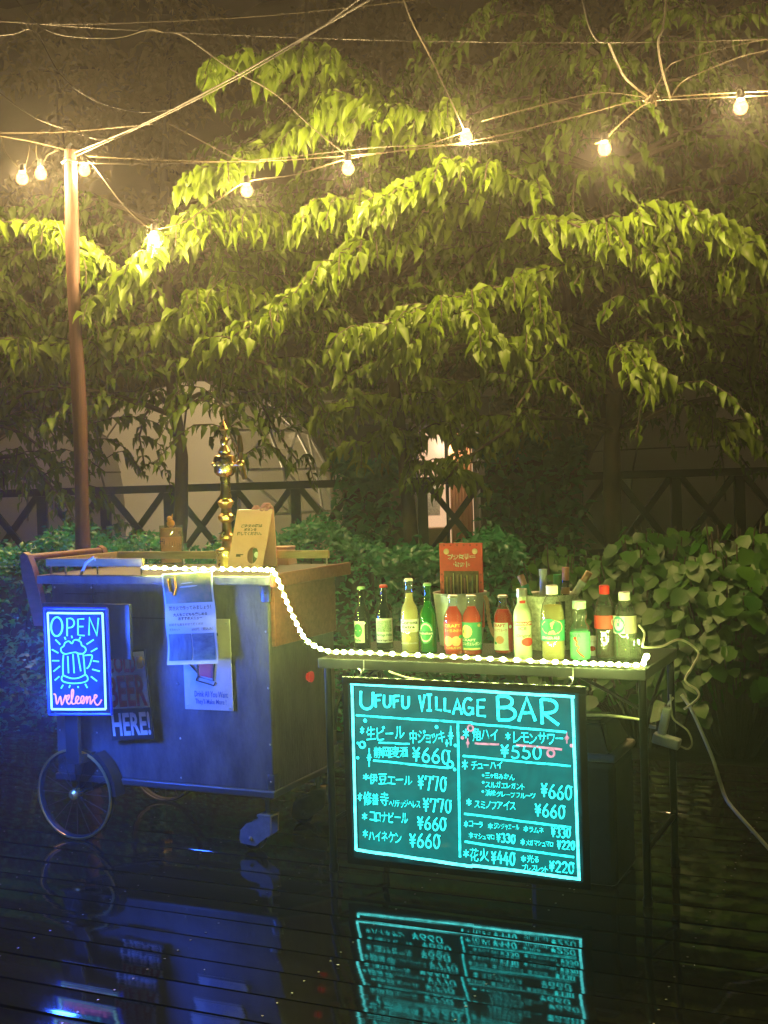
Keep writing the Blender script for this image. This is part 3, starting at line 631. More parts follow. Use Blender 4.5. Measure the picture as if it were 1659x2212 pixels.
cu.v = [(v[0], -.0101 if False else v[1], v[2]) for v in cu.v]; cu.build('sausage_print', mat('sausage_print', (.4, .16, .05), .4), e)

# ---- on the counter
ZC = 1.0
P = inbar(onz(372, 1221, ZC)); SC = lambda P: (W0 + rv * P.x + dv * P.y - CP).dot(F) / FPX    # metres per pixel there
k = SC(P)
M_glass = thinglass('clear_glass', (.95, .97, .94)); M_amber = liquidmat('amber_drink', (1.0, .55, .25), .05)
e = barthing('beer_mug', 'tall clear glass mug of amber drink at the rope end on the counter', 'mug', P.x, P.y, ZC); hM = 86 * k; rM = 25 * k
b = MB(); b.lathe([(0, .0), (rM * .9, .0), (rM * .95, .004), (rM, hM), (rM - .003, hM), (rM * .9, .012), (0, .012)], 28); b.build('glass', M_glass, e)
b = MB(); b.lathe([(0, .0135), (rM * .87, .0135), (rM * .94, hM * .72), (0, hM * .72)], 24); b.build('drink', M_amber, e)
b = MB(); b.lathe([(0, hM * .725), (rM * .94, hM * .725), (rM * .955, hM * .93), (0, hM * .95)], 24); b.build('ice', liquidmat('ice', (.75, .58, .35), .5), e)
b = MB(); b.tube(smoothpts([(rM * .97, -.01, hM * .82), (rM * 1.25, -.012, hM * .75), (rM * 1.3, -.012, hM * .3), (rM * .95, -.01, hM * .18)], 6), .006, 8); b.build('handle', M_glass, e)
ptext(e, 'lettering', 'Hi', -.022, .0, hM * .55, hM * .68, M_ink, -rM * 1.01); 
f_ = barthing('orange_figure', 'small orange chick figure sitting on the glass mug', 'figurine', P.x, P.y, ZC + hM * .952)
M_or = mat('orange_plastic', (.75, .34, .05), .4, var=(.65, .28, .05), vscale=40); b = MB(); b.sphere((0, 0, .015), .017, 12, (1, .9, .95)); b.sphere((-.002, -.004, .035), .012, 12); b.tube([(.006, 0, .042), (.010, 0, .055)], [.004, .001], 6); b.build('figure_body', M_or, f_)
b = MB(); b.sphere((-.006, -.0155, .037), .0016, 6); b.sphere((.003, -.0158, .037), .0016, 6); b.build('eyes', M_black, f_)
# brass beer tower
P = inbar(onz(484, 1226, ZC)); P.y += .03; k = SC(P)
e = barthing('beer_tower', 'ornate polished brass beer tower with tap on the cart counter', 'beer tower', P.x, P.y, ZC)
q = lambda y: (1224 - y) * k
pr = [(23, 1224), (25, 1222), (24, 1210), (25, 1205), (26, 1190), (25, 1186), (18, 1184), (12, 1178), (10, 1168), (16, 1162), (16, 1156), (11, 1150), (10, 1128), (17, 1122), (18, 1114), (12, 1108), (11, 1098), (16, 1092), (18, 1084), (12, 1078), (13, 1072), (11, 1066), (10, 1040), (12, 1034), (11, 1030), (18, 1026), (23, 1020), (24, 1000), (24, 992), (22, 986), (12, 982), (14, 976), (10, 968), (6, 962), (9, 956), (8, 950), (5, 946), (6, 935), (6, 932), (10, 928), (8, 924), (4, 916), (1.5, 910), (0, 908)]
b = MB(); b.lathe([(r_ * k, q(y)) for r_, y in pr], 32); b.build('column', M_brass, e)
tp = bpy.data.objects.new('tap', None); COL.objects.link(tp); tp.parent = e; tp.location = (24 * k, 0, q(1006))
b = MB(); b.tube([(-.004, 0, 0), (.022, 0, .004)], .008, 10); b.sphere((.030, 0, .006), .016, 12); b.tube([(.030, 0, .01), (.030, 0, .05)], [.009, .006], 10); b.build('valve', M_brass, tp)
b = MB(); b.tube([(.030, 0, .0), (.036, 0, -.02), (.045, 0, -.055)], [.012, .011, .010], 10); b.build('spout', M_brass, tp)
b = MB(); b.tube([(.030, 0, .048), (.029, 0, .06), (.028, 0, .10), (.028, 0, .116)], [.011, .013, .009, .007], 10); b.build('tap_handle', mat('dark_brass', (.45, .30, .10), .3, 1), tp)
for a_ in range(5):
    a = R(200 + a_ * 35); b = MB(); b.sphere((24.3 * k * math.cos(a), 24.3 * k * math.sin(a), q(1003)), .009, 8, (1, 1, 1)); b.build('boss', M_gold, e)
# A-frame card
P = inbar(onz(528, 1228, ZC)); k = SC(P)
e = barthing('tent_card', 'wooden A-frame card asking to press the button with a cut out opening', 'tent card', P.x, P.y, ZC); M_card = mat('card_wood', (.9, .47, .36), .5, var=(.84, .4, .29), vscale=8, bump=.1, bscale=60)
# face leaning back: local u across, v up
wv, hv, ln = 88 * k, 125 * k, .05
def fp(u, v, y=0): return (-.5 * wv * (1 - .03 * v) + wv * u + .022 * v, ln * v - .0 + y, hv * v)
no = 18; hole = [(.66 + .155 * math.cos(a), .22 + (.145 if math.sin(a) > 0 else .145) * math.sin(a)) for a in np.linspace(0, 2 * math.pi, no, endpoint=False)]
bm = bmesh.new(); outer = [(0, 0), (1, 0), (1, 1), (0, 1)]
vo = [bm.verts.new(fp(*p)) for p in outer]; vh = [bm.verts.new(fp(*p)) for p in hole]
eo = [bm.edges.new((vo[i], vo[(i + 1) % 4])) for i in range(4)] + [bm.edges.new((vh[i], vh[(i + 1) % no])) for i in range(no)]
bmesh.ops.triangle_fill(bm, use_beauty=True, use_dissolve=False, edges=eo)
ex = bmesh.ops.extrude_face_region(bm, geom=bm.faces[:]); bmesh.ops.translate(bm, vec=(0, .005, .0005), verts=[v for v in ex['geom'] if isinstance(v, bmesh.types.BMVert)])
b = MB(); b.bm(bm); b.build('front_panel', M_card, e)
b = MB(); vs = [(fp(u, v)[0], .115 - (.115 - ln - .007) * v, hv * v) for u, v in outer]; b.add(vs + [(x, y + .005, z) for x, y, z in vs], [[0, 1, 2, 3], [4, 5, 6, 7], [0, 1, 5, 4], [1, 2, 6, 5], [2, 3, 7, 6], [3, 0, 4, 7]]); b.build('back_panel', M_card, e)
b = MB(); b.tube([fp(.02, .99, .004), fp(.98, .99, .004)], .004, 8); b.build('hinge', M_steel, e)
def ctext(txt, u0, u1, v0, v1):
    U, Fc, _ = text_mesh(txt, .03); b = MB(); b.add([Vector(fp(u0 + (u1 - u0) * a, v0 + (v1 - v0) * c, -.0015)) for a, c in U], Fc); b.build('lettering', M_brown, e)
ctext('ご注文の際は', .20, .80, .70, .755); ctext('ボタンを', .30, .66, .635, .69); ctext('押してください。', .12, .82, .565, .625)
b = MB()
def lf(u0, u1, v0, v1): b.add([Vector(fp(u, v, -.0015)) for u, v in ((u0, v0), (u1, v0), (u1, v1), (u0, v1))], [[0, 1, 2, 3]])
lf(.20, .30, .20, .245); lf(.3005, .40, .228, .245); lf(.3005, .33, .20, .226); b.build('pointing_hand_print', M_brown, e)
bt = barthing('call_button', 'grey green call button standing in the card opening', 'button', P.x + .035, P.y + .045, ZC)
b = MB(); b.box(-.02, .02, -.008, .008, 0, .075, .006); b.build('button_case', mat('grey_plastic', (.16, .17, .09), .5), bt); b = MB(); b.lathe([(0, -.003), (.011, -.002), (.012, .0)], 16, (0, -.0082, .05), axis='y'); b.build('button_cap', M_white, bt)
P2 = inbar(onz(590, 1222, ZC)); P2.y += .09
e2 = barthing('pink_box', 'pale pink tapered box behind the tent card', 'box', P2.x - .005, P2.y, ZC); o = [(-.045, 0), (.045, 0), (.036, .062), (-.036, .062)]
b = MB(); b.prism(o, -.035, .035); b.build('box_body', mat('pale_pink', (.55, .36, .28), .5, var=(.5, .32, .25), vscale=20), e2); b = MB(); b.box(-.039, .039, -.038, .038, .0625, .072, .003); b.build('lid', mat('pale_pink_lid', (.5, .33, .26), .5), e2)
for (dx, r_, lab) in ((-.035, .018, 'small artificial pink flower on top of tent card, left one'), (.012, .026, 'larger artificial pink flower on top of tent card, right one')):
    fz = fp(.5, 1); fe = barthing('artificial_flower', lab, 'flower', P.x + fz[0] + dx + .03, P.y + fz[1] + .02, ZC + fz[2] - .004, 'flowers on the card'); b = MB()
    for j in range(3):
        for i in range(6 - j):
            a = i * 6.28 / (6 - j) + j; rr_ = r_ * (.75 - .25 * j); b.sphere((rr_ * math.cos(a), rr_ * math.sin(a), r_ * (.25 + .28 * j)), r_ * .45, 8, (1, 1, .8))
    b.build('petals', mat('flower_pink', (.5, .2, .2), .6), fe); b = MB(); b.tube([(0, 0, r_ * .2), (0, .012, -.06)], .002, 6); b.build('stem', M_palewood, fe)

# ================================================================== FOLDING TABLE
TZ = .727; LF = inbar(onz(1415, 1962, 0)); TL, TRt = pl(690, 1420, TF).x, pl(1392, 1445, TF).x
TB = inbar(onz(1512, 1402, TZ)).y - TF; TB = min(max(TB, .45), .6)
tb = barthing('folding_table', 'black folding table with ribbed top holding the bottles', 'table', TL, TF, 0); TW = TRt - TL
def gridmat():
    m = mat('ribbed_black_plastic', (.014, .016, .016), .3); n = m.node_tree.nodes; L = m.node_tree.links; bs = n['Principled BSDF']
    tc = n.new('ShaderNodeTexCoord'); mp = n.new('ShaderNodeMapping'); mp.inputs['Rotation'].default_value = (0, 0, R(40)); wv_ = n.new('ShaderNodeTexWave'); wv_.inputs['Scale'].default_value = 38
    L.new(tc.outputs['Object'], mp.inputs[0]); L.new(mp.outputs[0], wv_.inputs['Vector']); bp = n.new('ShaderNodeBump'); bp.inputs['Strength'].default_value = .9; bp.inputs['Distance'].default_value = .004
    L.new(wv_.outputs['Fac'], bp.inputs['Height']); L.new(bp.outputs[0], bs.inputs['Normal']); return m
b = MB(); b.box(0, TW, 0, TB, TZ - .004, TZ, .001); b.build('table_top', gridmat(), tb)
b = MB(); b.box(-.004, TW + .004, -.005, .0, TZ - .034, TZ - .001, .002); b.box(-.004, TW + .004, TB, TB + .005, TZ - .034, TZ - .001, .002); b.box(-.005, 0, .0002, TB - .0002, TZ - .034, TZ - .001, .002); b.box(TW, TW + .005, .0002, TB - .0002, TZ - .034, TZ - .001, .002); b.build('edge_frame', M_black, tb)
for x in (.02, TW - .012):
    for y in (.02, TB - .03):
        b = MB(); b.tube([(x, y, TZ - .006), (x, y, .012)], .0125, 12); b.lathe([(.015, 0), (.016, .02), (.0126, .03)], 12, (x, y, 0)); b.build('leg', M_blackm, tb)
    b = MB(); b.tube([(x, .03, .17), (x, TB - .04, .17)], .009, 8); b.build('cross_bar', M_blackm, tb)
b = MB(); b.tube([(TW - .0255, .03, .60), (TW - .06, .03, .62), (TW - .26, .04, TZ - .012)], .006, 8); b.build('brace', M_blackm, tb)
b = MB(); b.tube(smoothpts([(.035, .03, .48), (.045, .03, .56), (.08, .03, .62), (.14, .03, .65), (.24, .03, TZ - .012)], 6), .007, 8); b.build('brace', M_blackm, tb)
b = MB(); b.tube([(TW - .012, .04, .52), (TW - .008, .12, .60), (TW - .012, TB - .06, TZ - .015)], .006, 8); b.build('brace', M_blackm, tb)

# ================================================================== LIT MENU BOARD
TM = TF - .06
mbd = barthing('menu_board', 'hanging glowing cyan LED menu board listing bar drinks and prices', 'menu board', 0, 0, 0); mbd['_o'] = (0, 0, 0)
co = [pl(*p, TM) for p in ((741, 1459), (1262, 1487), (1277, 1926), (753, 1858))]
zt, zb_, sl, sr = (co[0].y + co[1].y) / 2, (co[2].y + co[3].y) / 2, (co[0].x + co[3].x) / 2, (co[1].x + co[2].x) / 2
b = MB(); b.box(sl, sr, TM + .002, TM + .010, zb_, zt, .001); b.build('acrylic_panel', panelmat('teal_edge_lit_acrylic', (.0, .018, .022), (.0, .07, .075), .9, .07, 6), mbd)
bl = bpy.data.lights.new('board_glow', 'AREA'); bl.shape = 'RECTANGLE'; bl.size = .75; bl.size_y = .55; bl.energy = 5; bl.color = (.02, .9, .8)
blo = bpy.data.objects.new('board_glow', bl); COL.objects.link(blo); blo.parent = mbd; blo.location = ((sl + sr) / 2, TM - .012, (zt + zb_) / 2); blo.rotation_euler = (R(90), 0, 0)
bl = bl.copy(); bl.energy = 7; blo = bpy.data.objects.new('board_back_glow', bl); COL.objects.link(blo); blo.parent = mbd; blo.location = ((sl + sr) / 2, TM + .016, (zt + zb_) / 2); blo.rotation_euler = (R(-90), 0, 0)
fw = .020; b = MB(); b.box(sl - .002, sr + .002, TM - .006, TM + .0018, zt - fw, zt + .002, .002); b.box(sl - .002, sr + .002, TM - .006, TM + .0018, zb_ - .002, zb_ + fw, .002)
b.box(sl - .002, sl + fw, TM - .006, TM + .0018, zb_ + fw + .0002, zt - fw - .0002, .002); b.box(sr - fw, sr + .002, TM - .006, TM + .0018, zb_ + fw + .0002, zt - fw - .0002, .002); b.build('frame', mat('black_aluminium', (.02, .022, .024), .25, .7), mbd)
c3 = lambda X, Y: ((1340 + .3889 * X) / 1.8228, (2640 + .3889 * Y) / 1.8228); c4 = lambda X, Y: ((1780 + .3888 * X) / 1.8228, (2640 + .3888 * Y) / 1.8228); H3 = .2134
ik = Ink(TM)
def wl(cf, P, wd=.0034):
    Q = []
    for i in range(len(P) - 1):
        n = 6
        for j in range(n): Q.append((P[i][0] + (P[i + 1][0] - P[i][0]) * j / n, P[i][1] + (P[i + 1][1] - P[i][1]) * j / n + random.uniform(-3, 3)))
    Q.append(P[-1]); ik.line([cf(*p) for p in Q], wd)
wl(c3, [(105, 135), (1337, 205)], .0046); wl(c4, [(200, 205 - 0), (1240, 268)], .0046); wl(c3, [(118, 150), (160, 1820)], .0044); wl(c4, [(1218, 270), (1285, 2105)], .0044); wl(c3, [(160, 1815), (1337, 1985)], .0048); wl(c4, [(200, 1972), (1300, 2112)], .0048)
ik.build('border_strokes', M_cyanb, mbd)
ik = Ink(TM)
wl(c3, [(160, 455), (1337, 530)]); wl(c4, [(200, 538), (1160, 625)]); wl(c3, [(1190, 535), (1212, 1890)], .0036); wl(c3, [(390, 733), (700, 742)], .003); wl(c3, [(335, 910), (1095, 988)], .0032)
for a, c in (((112, 865), (1200, 970)), ((125, 1450), (1205, 1590)), ((130, 1735), (1235, 1890))): wl(c4, [a, c], .0034)
s3 = lambda t_, x0, x1, y0, y1, h, wd=.0026: ik.strokes(t_, c3(x0, y0), c3(x1, y1), h * H3, wd); s4 = lambda t_, x0, x1, y0, y1, h, wd=.0026: ik.strokes(t_, c4(x0, y0), c4(x1, y1), h * H3, wd)
t3 = lambda t_, x0, x1, y0, y1, h: ik.text(t_, c3(x0, y0), c3(x1, y1), h * H3); t4 = lambda t_, x0, x1, y0, y1, h: ik.text(t_, c4(x0, y0), c4(x1, y1), h * H3)
s3('U', 205, 345, 392, 395, 180, .0042); s3('FUFU', 350, 700, 370, 385, 125, .0036); s3('VI', 800, 930, 410, 405, 160, .0038); s3('LL', 965, 1120, 400, 412, 130, .0038)
s4('A', 10, 100, 440, 440, 155, .0038); s4('G', 115, 215, 450, 455, 165, .0038); s4('E', 250, 345, 460, 465, 165, .0038); s4('B', 450, 645, 505, 510, 240, .005); s4('A', 675, 845, 515, 520, 235, .005); s4('R', 895, 1080, 545, 555, 250, .005)
s3('*', 200, 240, 640, 640, 70, .002); t3('生ビール', 265, 650, 715, 700, 150); t3('中ジョッキ', 705, 1060, 738, 745, 140); t3('静岡麦酒', 340, 685, 885, 890, 120); s3('Y660', 730, 1110, 920, 945, 140, .0028)
s3('+', 1085, 1150, 740, 745, 165, .002); s3('+', 265, 320, 960, 960, 155, .002); s3('+', 1060, 1095, 765, 765, 60, .0018)
for x, y, r_, g_ in ((252, 508, .0065, 0), (975, 572, .006, 0), (1165, 760, .0055, 0), (178, 735, .0055, 0), (222, 752, .010, 1), (176, 884, .0055, 0), (1112, 950, .010, 1), (1158, 1002, .0055, 0)): ik.dot(*c3(x, y), r_, g_)
s3('*', 230, 290, 1105, 1105, 60, .002); t3('伊豆エール', 292, 730, 1150, 1170, 115); s3('Y770', 785, 1075, 1205, 1225, 140, .0026)
s3('*', 178, 220, 1320, 1320, 80, .002); t3('修善寺', 232, 490, 1365, 1370, 140); t3('ヘリテッジヘレス', 495, 810, 1385, 1395, 85); s3('Y770', 838, 1125, 1425, 1440, 130, .0026)
s3('*', 220, 272, 1510, 1510, 70, .002); t3('コロナビール', 300, 685, 1530, 1555, 110); s3('Y660', 780, 1072, 1605, 1620, 125, .0026)
s3('*', 228, 278, 1690, 1690, 75, .002); t3('ハイネケン', 290, 622, 1725, 1750, 110); s3('Y660', 700, 1010, 1785, 1800, 135, .0026)
s4('*', 110, 170, 680, 685, 90, .002); t4('角ハイ', 205, 465, 718, 715, 135); s4('*', 540, 590, 705, 705, 75, .002); t4('レモンサワー', 620, 1125, 735, 755, 120); s4('Y550', 490, 910, 880, 900, 125, .0028)
s4('*', 102, 160, 1000, 1005, 95, .002); t4('チューハイ', 195, 510, 1005, 1008, 90); t4('三ヶ日みかん', 335, 635, 1095, 1112, 65); t4('スルガエレガント', 338, 738, 1185, 1210, 70); t4('浜松グレープフルーツ', 338, 845, 1272, 1305, 70); s4('Y660', 900, 1215, 1280, 1310, 135, .0027)
for x, y in ((316, 1062), (316, 1132), (313, 1226)): ik.dot(*c4(x, y), .0042)
s4('*', 145, 195, 1365, 1368, 65, .002); t4('スミノフアイス', 228, 645, 1395, 1420, 95); s4('Y660', 838, 1145, 1470, 1495, 125, .0027)
s4('*', 122, 162, 1585, 1588, 60, .0018); t4('コーラ', 172, 312, 1585, 1592, 65); s4('*', 365, 412, 1605, 1608, 60, .0018); t4('ジンジャエール', 425, 680, 1608, 1620, 68); s4('*', 725, 770, 1630, 1632, 55, .0018); t4('ラムネ', 780, 930, 1640, 1652, 62); s4('Y330', 1005, 1200, 1685, 1695, 95, .0022)
s4('*', 168, 212, 1695, 1697, 60, .0018); t4('マシュマロ', 222, 430, 1705, 1718, 60); s4('Y330', 450, 640, 1735, 1748, 85, .0022); s4('*', 695, 738, 1765, 1768, 60, .0018); t4('メガマシュマロ', 748, 1025, 1772, 1790, 62); s4('Y220', 1065, 1245, 1805, 1815, 85, .0022)
s4('*', 115, 170, 1885, 1890, 75, .002); t4('花火', 180, 375, 1925, 1945, 140); s4('Y440', 398, 638, 1955, 1970, 125, .0026); s4('*', 698, 748, 1935, 1938, 60, .0018); t4('光る', 760, 880, 1945, 1955, 80); t4('ブレスレット', 710, 975, 2028, 2045, 70); s4('Y220', 985, 1235, 2035, 2050, 105, .0026)
ik.build('lettering', M_cyan, mbd)
ik = Ink(TM); wl(c4, [(232, 738), (475, 748)], .0034); wl(c4, [(650, 752), (1112, 802)], .0036); s4('+', 1135, 1190, 730, 732, 95, .002); s4('+', 138, 180, 775, 778, 80, .002); ik.dot(*c4(186, 584), .009, True); ik.dot(*c4(1000, 838), .011, True); ik.dot(*c4(104, 682), .006); ik.dot(*c4(1210, 762), .006)
ik.build('pink_lettering', M_pinkink, mbd)
for (px, lab) in ((772, 'thin wire hook holding the menu board by its left corner'), (1228, 'S hook holding the menu board by its right corner')):
    q = pl(px, 1470 if px < 900 else 1482, TM).x; z1 = zt + .002
    e = barthing('s_hook', lab, 'hook', q, TM, z1, 'hooks holding the menu board'); h_ = TZ - .03 - z1
    b = MB(); b.tube(smoothpts([(0, .0, 0.0), (.010, .003, .006), (.010, .006, .018), (0, .012, .024), (-.002, .03, h_ * .8), (0, TF - TM - .012, h_ - .004), (0, TF - TM - .008, h_ + .028)], 5), .0022, 6); b.build('hook_wire', M_steel, e)

# ================================================================== BOTTLES
def bprof(kind, h, r):
    P = {'longneck': [(0, 0), (.94, 0), (1, .02), (1, .50), (.97, .56), (.80, .63), (.55, .68), (.46, .74), (.42, .90), (.45, .93), (.45, .96), (.40, .965), (.40, .98), (0, .98)],
         'stubby': [(0, 0), (.94, 0), (1, .02), (1, .58), (.96, .65), (.78, .72), (.55, .78), (.47, .84), (.43, .93), (.47, .945), (.47, .97), (0, .97)],
         'pet': [(0, 0), (.85, 0), (.97, .03), (1, .07), (.96, .10), (1, .13), (.97, .30), (1, .32), (1, .58), (.96, .66), (.80, .76), (.52, .86), (.42, .90), (.42, .93), (0, .93)],
         'cola': [(0, 0), (.85, 0), (.95, .03), (.98, .10), (.86, .28), (.96, .36), (1, .46), (1, .60), (.92, .70), (.72, .80), (.45, .87), (.40, .90), (.40, .93), (0, .93)],
         'ramune': [(0, 0), (.94, 0), (1, .02), (1, .48), (.95, .56), (.72, .62), (.66, .66), (.78, .72), (.80, .78), (.62, .84), (.60, .90), (0, .90)],
         'square': [(0, 0), (.95, 0), (1, .02), (1, .60), (.95, .68), (.70, .76), (.52, .80), (.50, .93), (0, .93)]}[kind]
    return [(a * r, c * h) for a, c in P]
def onlabel(parent, name, m, rad, z0, z1, a0, a1, lift=.0008, shape=None):
    """curved label patch; angles in degrees, -90 faces the front"""
    n = 14; b = MB(); rr = rad + lift
    vs = [(rr * math.cos(R(a0 + (a1 - a0) * i / n)), rr * math.sin(R(a0 + (a1 - a0) * i / n)), z) for i in range(n + 1) for z in (z0, z1)]
    b.add(vs, [[2 * i, 2 * i + 2, 2 * i + 3, 2 * i + 1] for i in range(n)], 0, True); return b.build(name, m, parent)
def cyltext(parent, txt, m, rad, z0, z1, a0, a1, lift=.0016, off=.02):
    U, Fc, _ = text_mesh(txt, off); rr = rad + lift; b = MB()
    b.add([(rr * math.cos(R(a0 + (a1 - a0) * u)), rr * math.sin(R(a0 + (a1 - a0) * u)), z0 + (z1 - z0) * v) for u, v in U], Fc); return b.build('lettering', m, parent)
def blob(parent, name, m, rad, zc, ac, rz, ra, lift=.0020):
    b = MB(); rr = rad + lift; vs = [(rr * math.cos(R(ac)), rr * math.sin(R(ac)), zc)]
    for i in range(14): th = i * 6.2832 / 14; aa = ac + ra * math.cos(th); vs.append((rr * math.cos(R(aa)), rr * math.sin(R(aa)), zc + rz * math.sin(th)))
    b.add(vs, [[0, i + 1, (i + 1) % 14 + 1] for i in range(14)]); return b.build(name, m, parent)
C = lambda n, c, r=.4: mat(n, c, r, var=tuple(x * .8 for x in c), vscale=50)
M_cap = mat('silver_cap', (.7, .68, .6), .3, .9); M_capred = C('red_cap', (.6, .05, .04)); M_capw = C('white_cap', (.8, .78, .72)); M_capg = C('green_cap', (.25, .5, .2))
G = lambda n, c, tr=.85, r=.04: thinglass(n, c, r)
G_dark = G('dark_bottle_glass', (.10, .16, .10)); G_green = G('green_bottle_glass', (.10, .75, .2)); G_clear = G('clear_bottle_glass', (.92, .96, .9), 1, .03); G_milk = mat('frosted_white_glass', (.7, .8, .55), .25, trans=.2); G_pet = G('pet_plastic', (.92, .95, .92), .97, .06)
Lq = lambda n, c: liquidmat(n, c, .3)
L_lager = Lq('pale_lager', (.85, .75, .35)); L_red = liquidmat('red_chuhai', (.85, .03, .012), .2); L_cola = liquidmat('cola', (.035, .007, .004), .04); L_water = liquidmat('water', (.8, .85, .7), .85); L_gold = Lq('ginger_ale', (.75, .65, .25)); L_ram = Lq('green_soda', (.1, .55, .3))
def bottle(px, ytop, ybase, kind, wpx, label, cat, glass, cap, liquid=None, fill=.6, rz=0, capstyle='crown', zt_=TZ, P=None):
    P = P or inbar(onz(px, ybase - 2, zt_)); k = SC(P); h = (ybase - ytop) * k; r = wpx * k / 2 * .96
    e = barthing('bottle' if cat == 'bottle' else cat.replace(' ', '_'), label, cat, P.x, P.y, zt_ + .0005, 'drinks lined up on the table'); pr = bprof(kind, h, r)
    # face the camera
    Pw = loc(P.x, P.y, 0); e.rotation_euler = (0, 0, math.atan2(Pw.y, Pw.x) - math.pi / 2 + rz)
    b = MB(); b.lathe(pr, 28); b.build('glass_body', glass, e)
    if liquid:
        ip = [(max(a - .0022, 0), min(max(c, .004), fill * h)) for a, c in pr]; ip2 = []
        for a, c in zip(pr, ip):
            if a[1] <= fill * h: ip2.append(c)
        # radius at the fill line
        for i in range(len(pr) - 1):
            if pr[i][1] <= fill * h <= pr[i + 1][1] and pr[i + 1][1] > pr[i][1]:
                f = (fill * h - pr[i][1]) / (pr[i + 1][1] - pr[i][1]); rf = pr[i][0] + (pr[i + 1][0] - pr[i][0]) * f - .0022
        ip2 += [(rf, fill * h), (0, fill * h)]; b = MB(); b.lathe(ip2, 24); b.build('liquid', liquid, e)
    rt = pr[-2][0]; b = MB(); zt2 = pr[-1][1]
    if capstyle == 'crown': b.lathe([(rt + .0012, zt2 - .004), (rt + .0035, zt2 - .004), (rt + .0022, zt2 + .003), (rt - .001, zt2 + .0055), (0, zt2 + .006)], 20)
    else: b.lathe([(rt + .0015, zt2 - .010), (rt + .0030, zt2 - .010), (rt + .0030, zt2 + .070 * h), (rt + .001, zt2 + .078 * h), (0, zt2 + .078 * h)], 20)
    b.build('cap', cap, e); return e, h, r
Lab = lambda n, c: C(n, c, .5)
M_lw = Lab('white_label', (.75, .75, .65)); M_lg = Lab('green_label', (.03, .35, .10)); M_gt = Lab('green_print', (.05, .3, .08)); M_lr = Lab('red_label', (.55, .04, .03)); M_lk = Lab('black_print', (.03, .03, .03)); M_lgold = Lab('gold_print', (.6, .42, .1)); M_fruit = Lab('fruit_print', (.8, .35, .2)); M_melon = Lab('melon_print', (.75, .6, .25)); M_ldg = Lab('deep_green_label', (.02, .22, .10)); M_lb = Lab('blue_green_print', (.03, .2, .22))
e, h, r = bottle(784, 1270, 1402, 'longneck', 36, 'dark beer bottle with white and green leaf label, leftmost on table', 'bottle', G_dark, M_capg)
onlabel(e, 'label', M_lw, r, .10 * h, .45 * h, -165, -75); blob(e, 'label_print', M_gt, r, .30 * h, -125, .11 * h, 34); cyltext(e, 'Pale', M_gt, r, .12 * h, .17 * h, -155, -100)
e, h, r = bottle(832, 1266, 1402, 'longneck', 38, 'dark beer bottle with red cap and pale patterned label', 'bottle', G_dark, M_capred)
onlabel(e, 'label', M_lw, r, .10 * h, .48 * h, -160, -25); onlabel(e, 'label_print', mat('tree_print', (.6, .6, .45), .5, var=(.05, .2, .06), vscale=300), r, .27 * h, .45 * h, -145, -40, .0014); cyltext(e, 'Heritage Helles', M_ldg, r, .19 * h, .245 * h, -150, -35); cyltext(e, 'Special lager beer', M_lk, r, .115 * h, .155 * h, -150, -35)
e, h, r = bottle(887, 1252, 1412, 'longneck', 41, 'tall clear beer bottle with pale lager and blue black letters', 'bottle', G_clear, M_capw, L_lager, .80)
onlabel(e, 'label', M_lw, r, .29 * h, .46 * h, -160, -20, .0012); cyltext(e, 'Corona', M_lk, r, .395 * h, .445 * h, -150, -40, .002, .03); cyltext(e, 'Extra', M_lk, r, .34 * h, .38 * h, -140, -60, .002, .03); cyltext(e, 'CERVEZA', M_lgold, r, .30 * h, .325 * h, -140, -60, .002); blob(e, 'label_print', M_lgold, r, .21 * h, -115, .045 * h, 30); cyltext(e, 'LA CERVEZA MAS FINA', M_lw, r, .13 * h, .15 * h, -160, -40)
e, h, r = bottle(927, 1262, 1412, 'longneck', 38, 'all green beer bottle with round green label', 'bottle', G_green, M_capg, Lq('green_beer', (.03, .5, .08)), .74)
for rz_, ra_, mm in ((.16, 52, M_lg), (.135, 44, M_lw), (.115, 38, M_lg)): blob(e, 'label_print', mm, r, .30 * h, -110, rz_ * h, ra_, .001 + .0004 * (60 - ra_) / 8)
onlabel(e, 'label_band', M_ldg, r, .265 * h, .325 * h, -165, -60, .0040); cyltext(e, 'Heineken', M_lw, r, .275 * h, .315 * h, -160, -66, .0048)
e, h, r = bottle(981, 1287, 1416, 'stubby', 42, 'red drink bottle with red citrus label, left of the touching pair', 'bottle', G_clear, M_cap, L_red, .80)
onlabel(e, 'label', M_lr, r, .09 * h, .55 * h, -178, -5, .001); cyltext(e, 'CRAFT', M_lgold, r, .47 * h, .52 * h, -150, -45); cyltext(e, '三ヶ日みかん', M_lgold, r, .39 * h, .44 * h, -155, -35); blob(e, 'fruit_print', M_fruit, r, .24 * h, -125, .085 * h, 30); blob(e, 'fruit_print', M_fruit, r, .24 * h, -75, .085 * h, 30, .0024); blob(e, 'leaf_print', M_lg, r, .31 * h, -45, .03 * h, 16, .0028); cyltext(e, 'CHUHAI', M_lgold, r, .11 * h, .15 * h, -140, -45)
e, h, r = bottle(1021, 1287, 1416, 'stubby', 43, 'red drink bottle with dark green melon slice label', 'bottle', G_clear, M_cap, L_red, .80)
onlabel(e, 'label', M_ldg, r, .09 * h, .55 * h, -178, -5, .001); blob(e, 'fruit_print', M_melon, r, .40 * h, -125, .11 * h, 36); blob(e, 'slice_print', M_fruit, r, .41 * h, -118, .06 * h, 22, .0026); blob(e, 'badge_print', M_lgold, r, .50 * h, -45, .03 * h, 12); cyltext(e, 'CRAFT', M_lw, r, .24 * h, .28 * h, -155, -70); cyltext(e, 'スルガエレガント', M_lw, r, .17 * h, .225 * h, -160, -25); onlabel(e, 'label_band', M_melon, r, .10 * h, .125 * h, -150, -40, .0016)
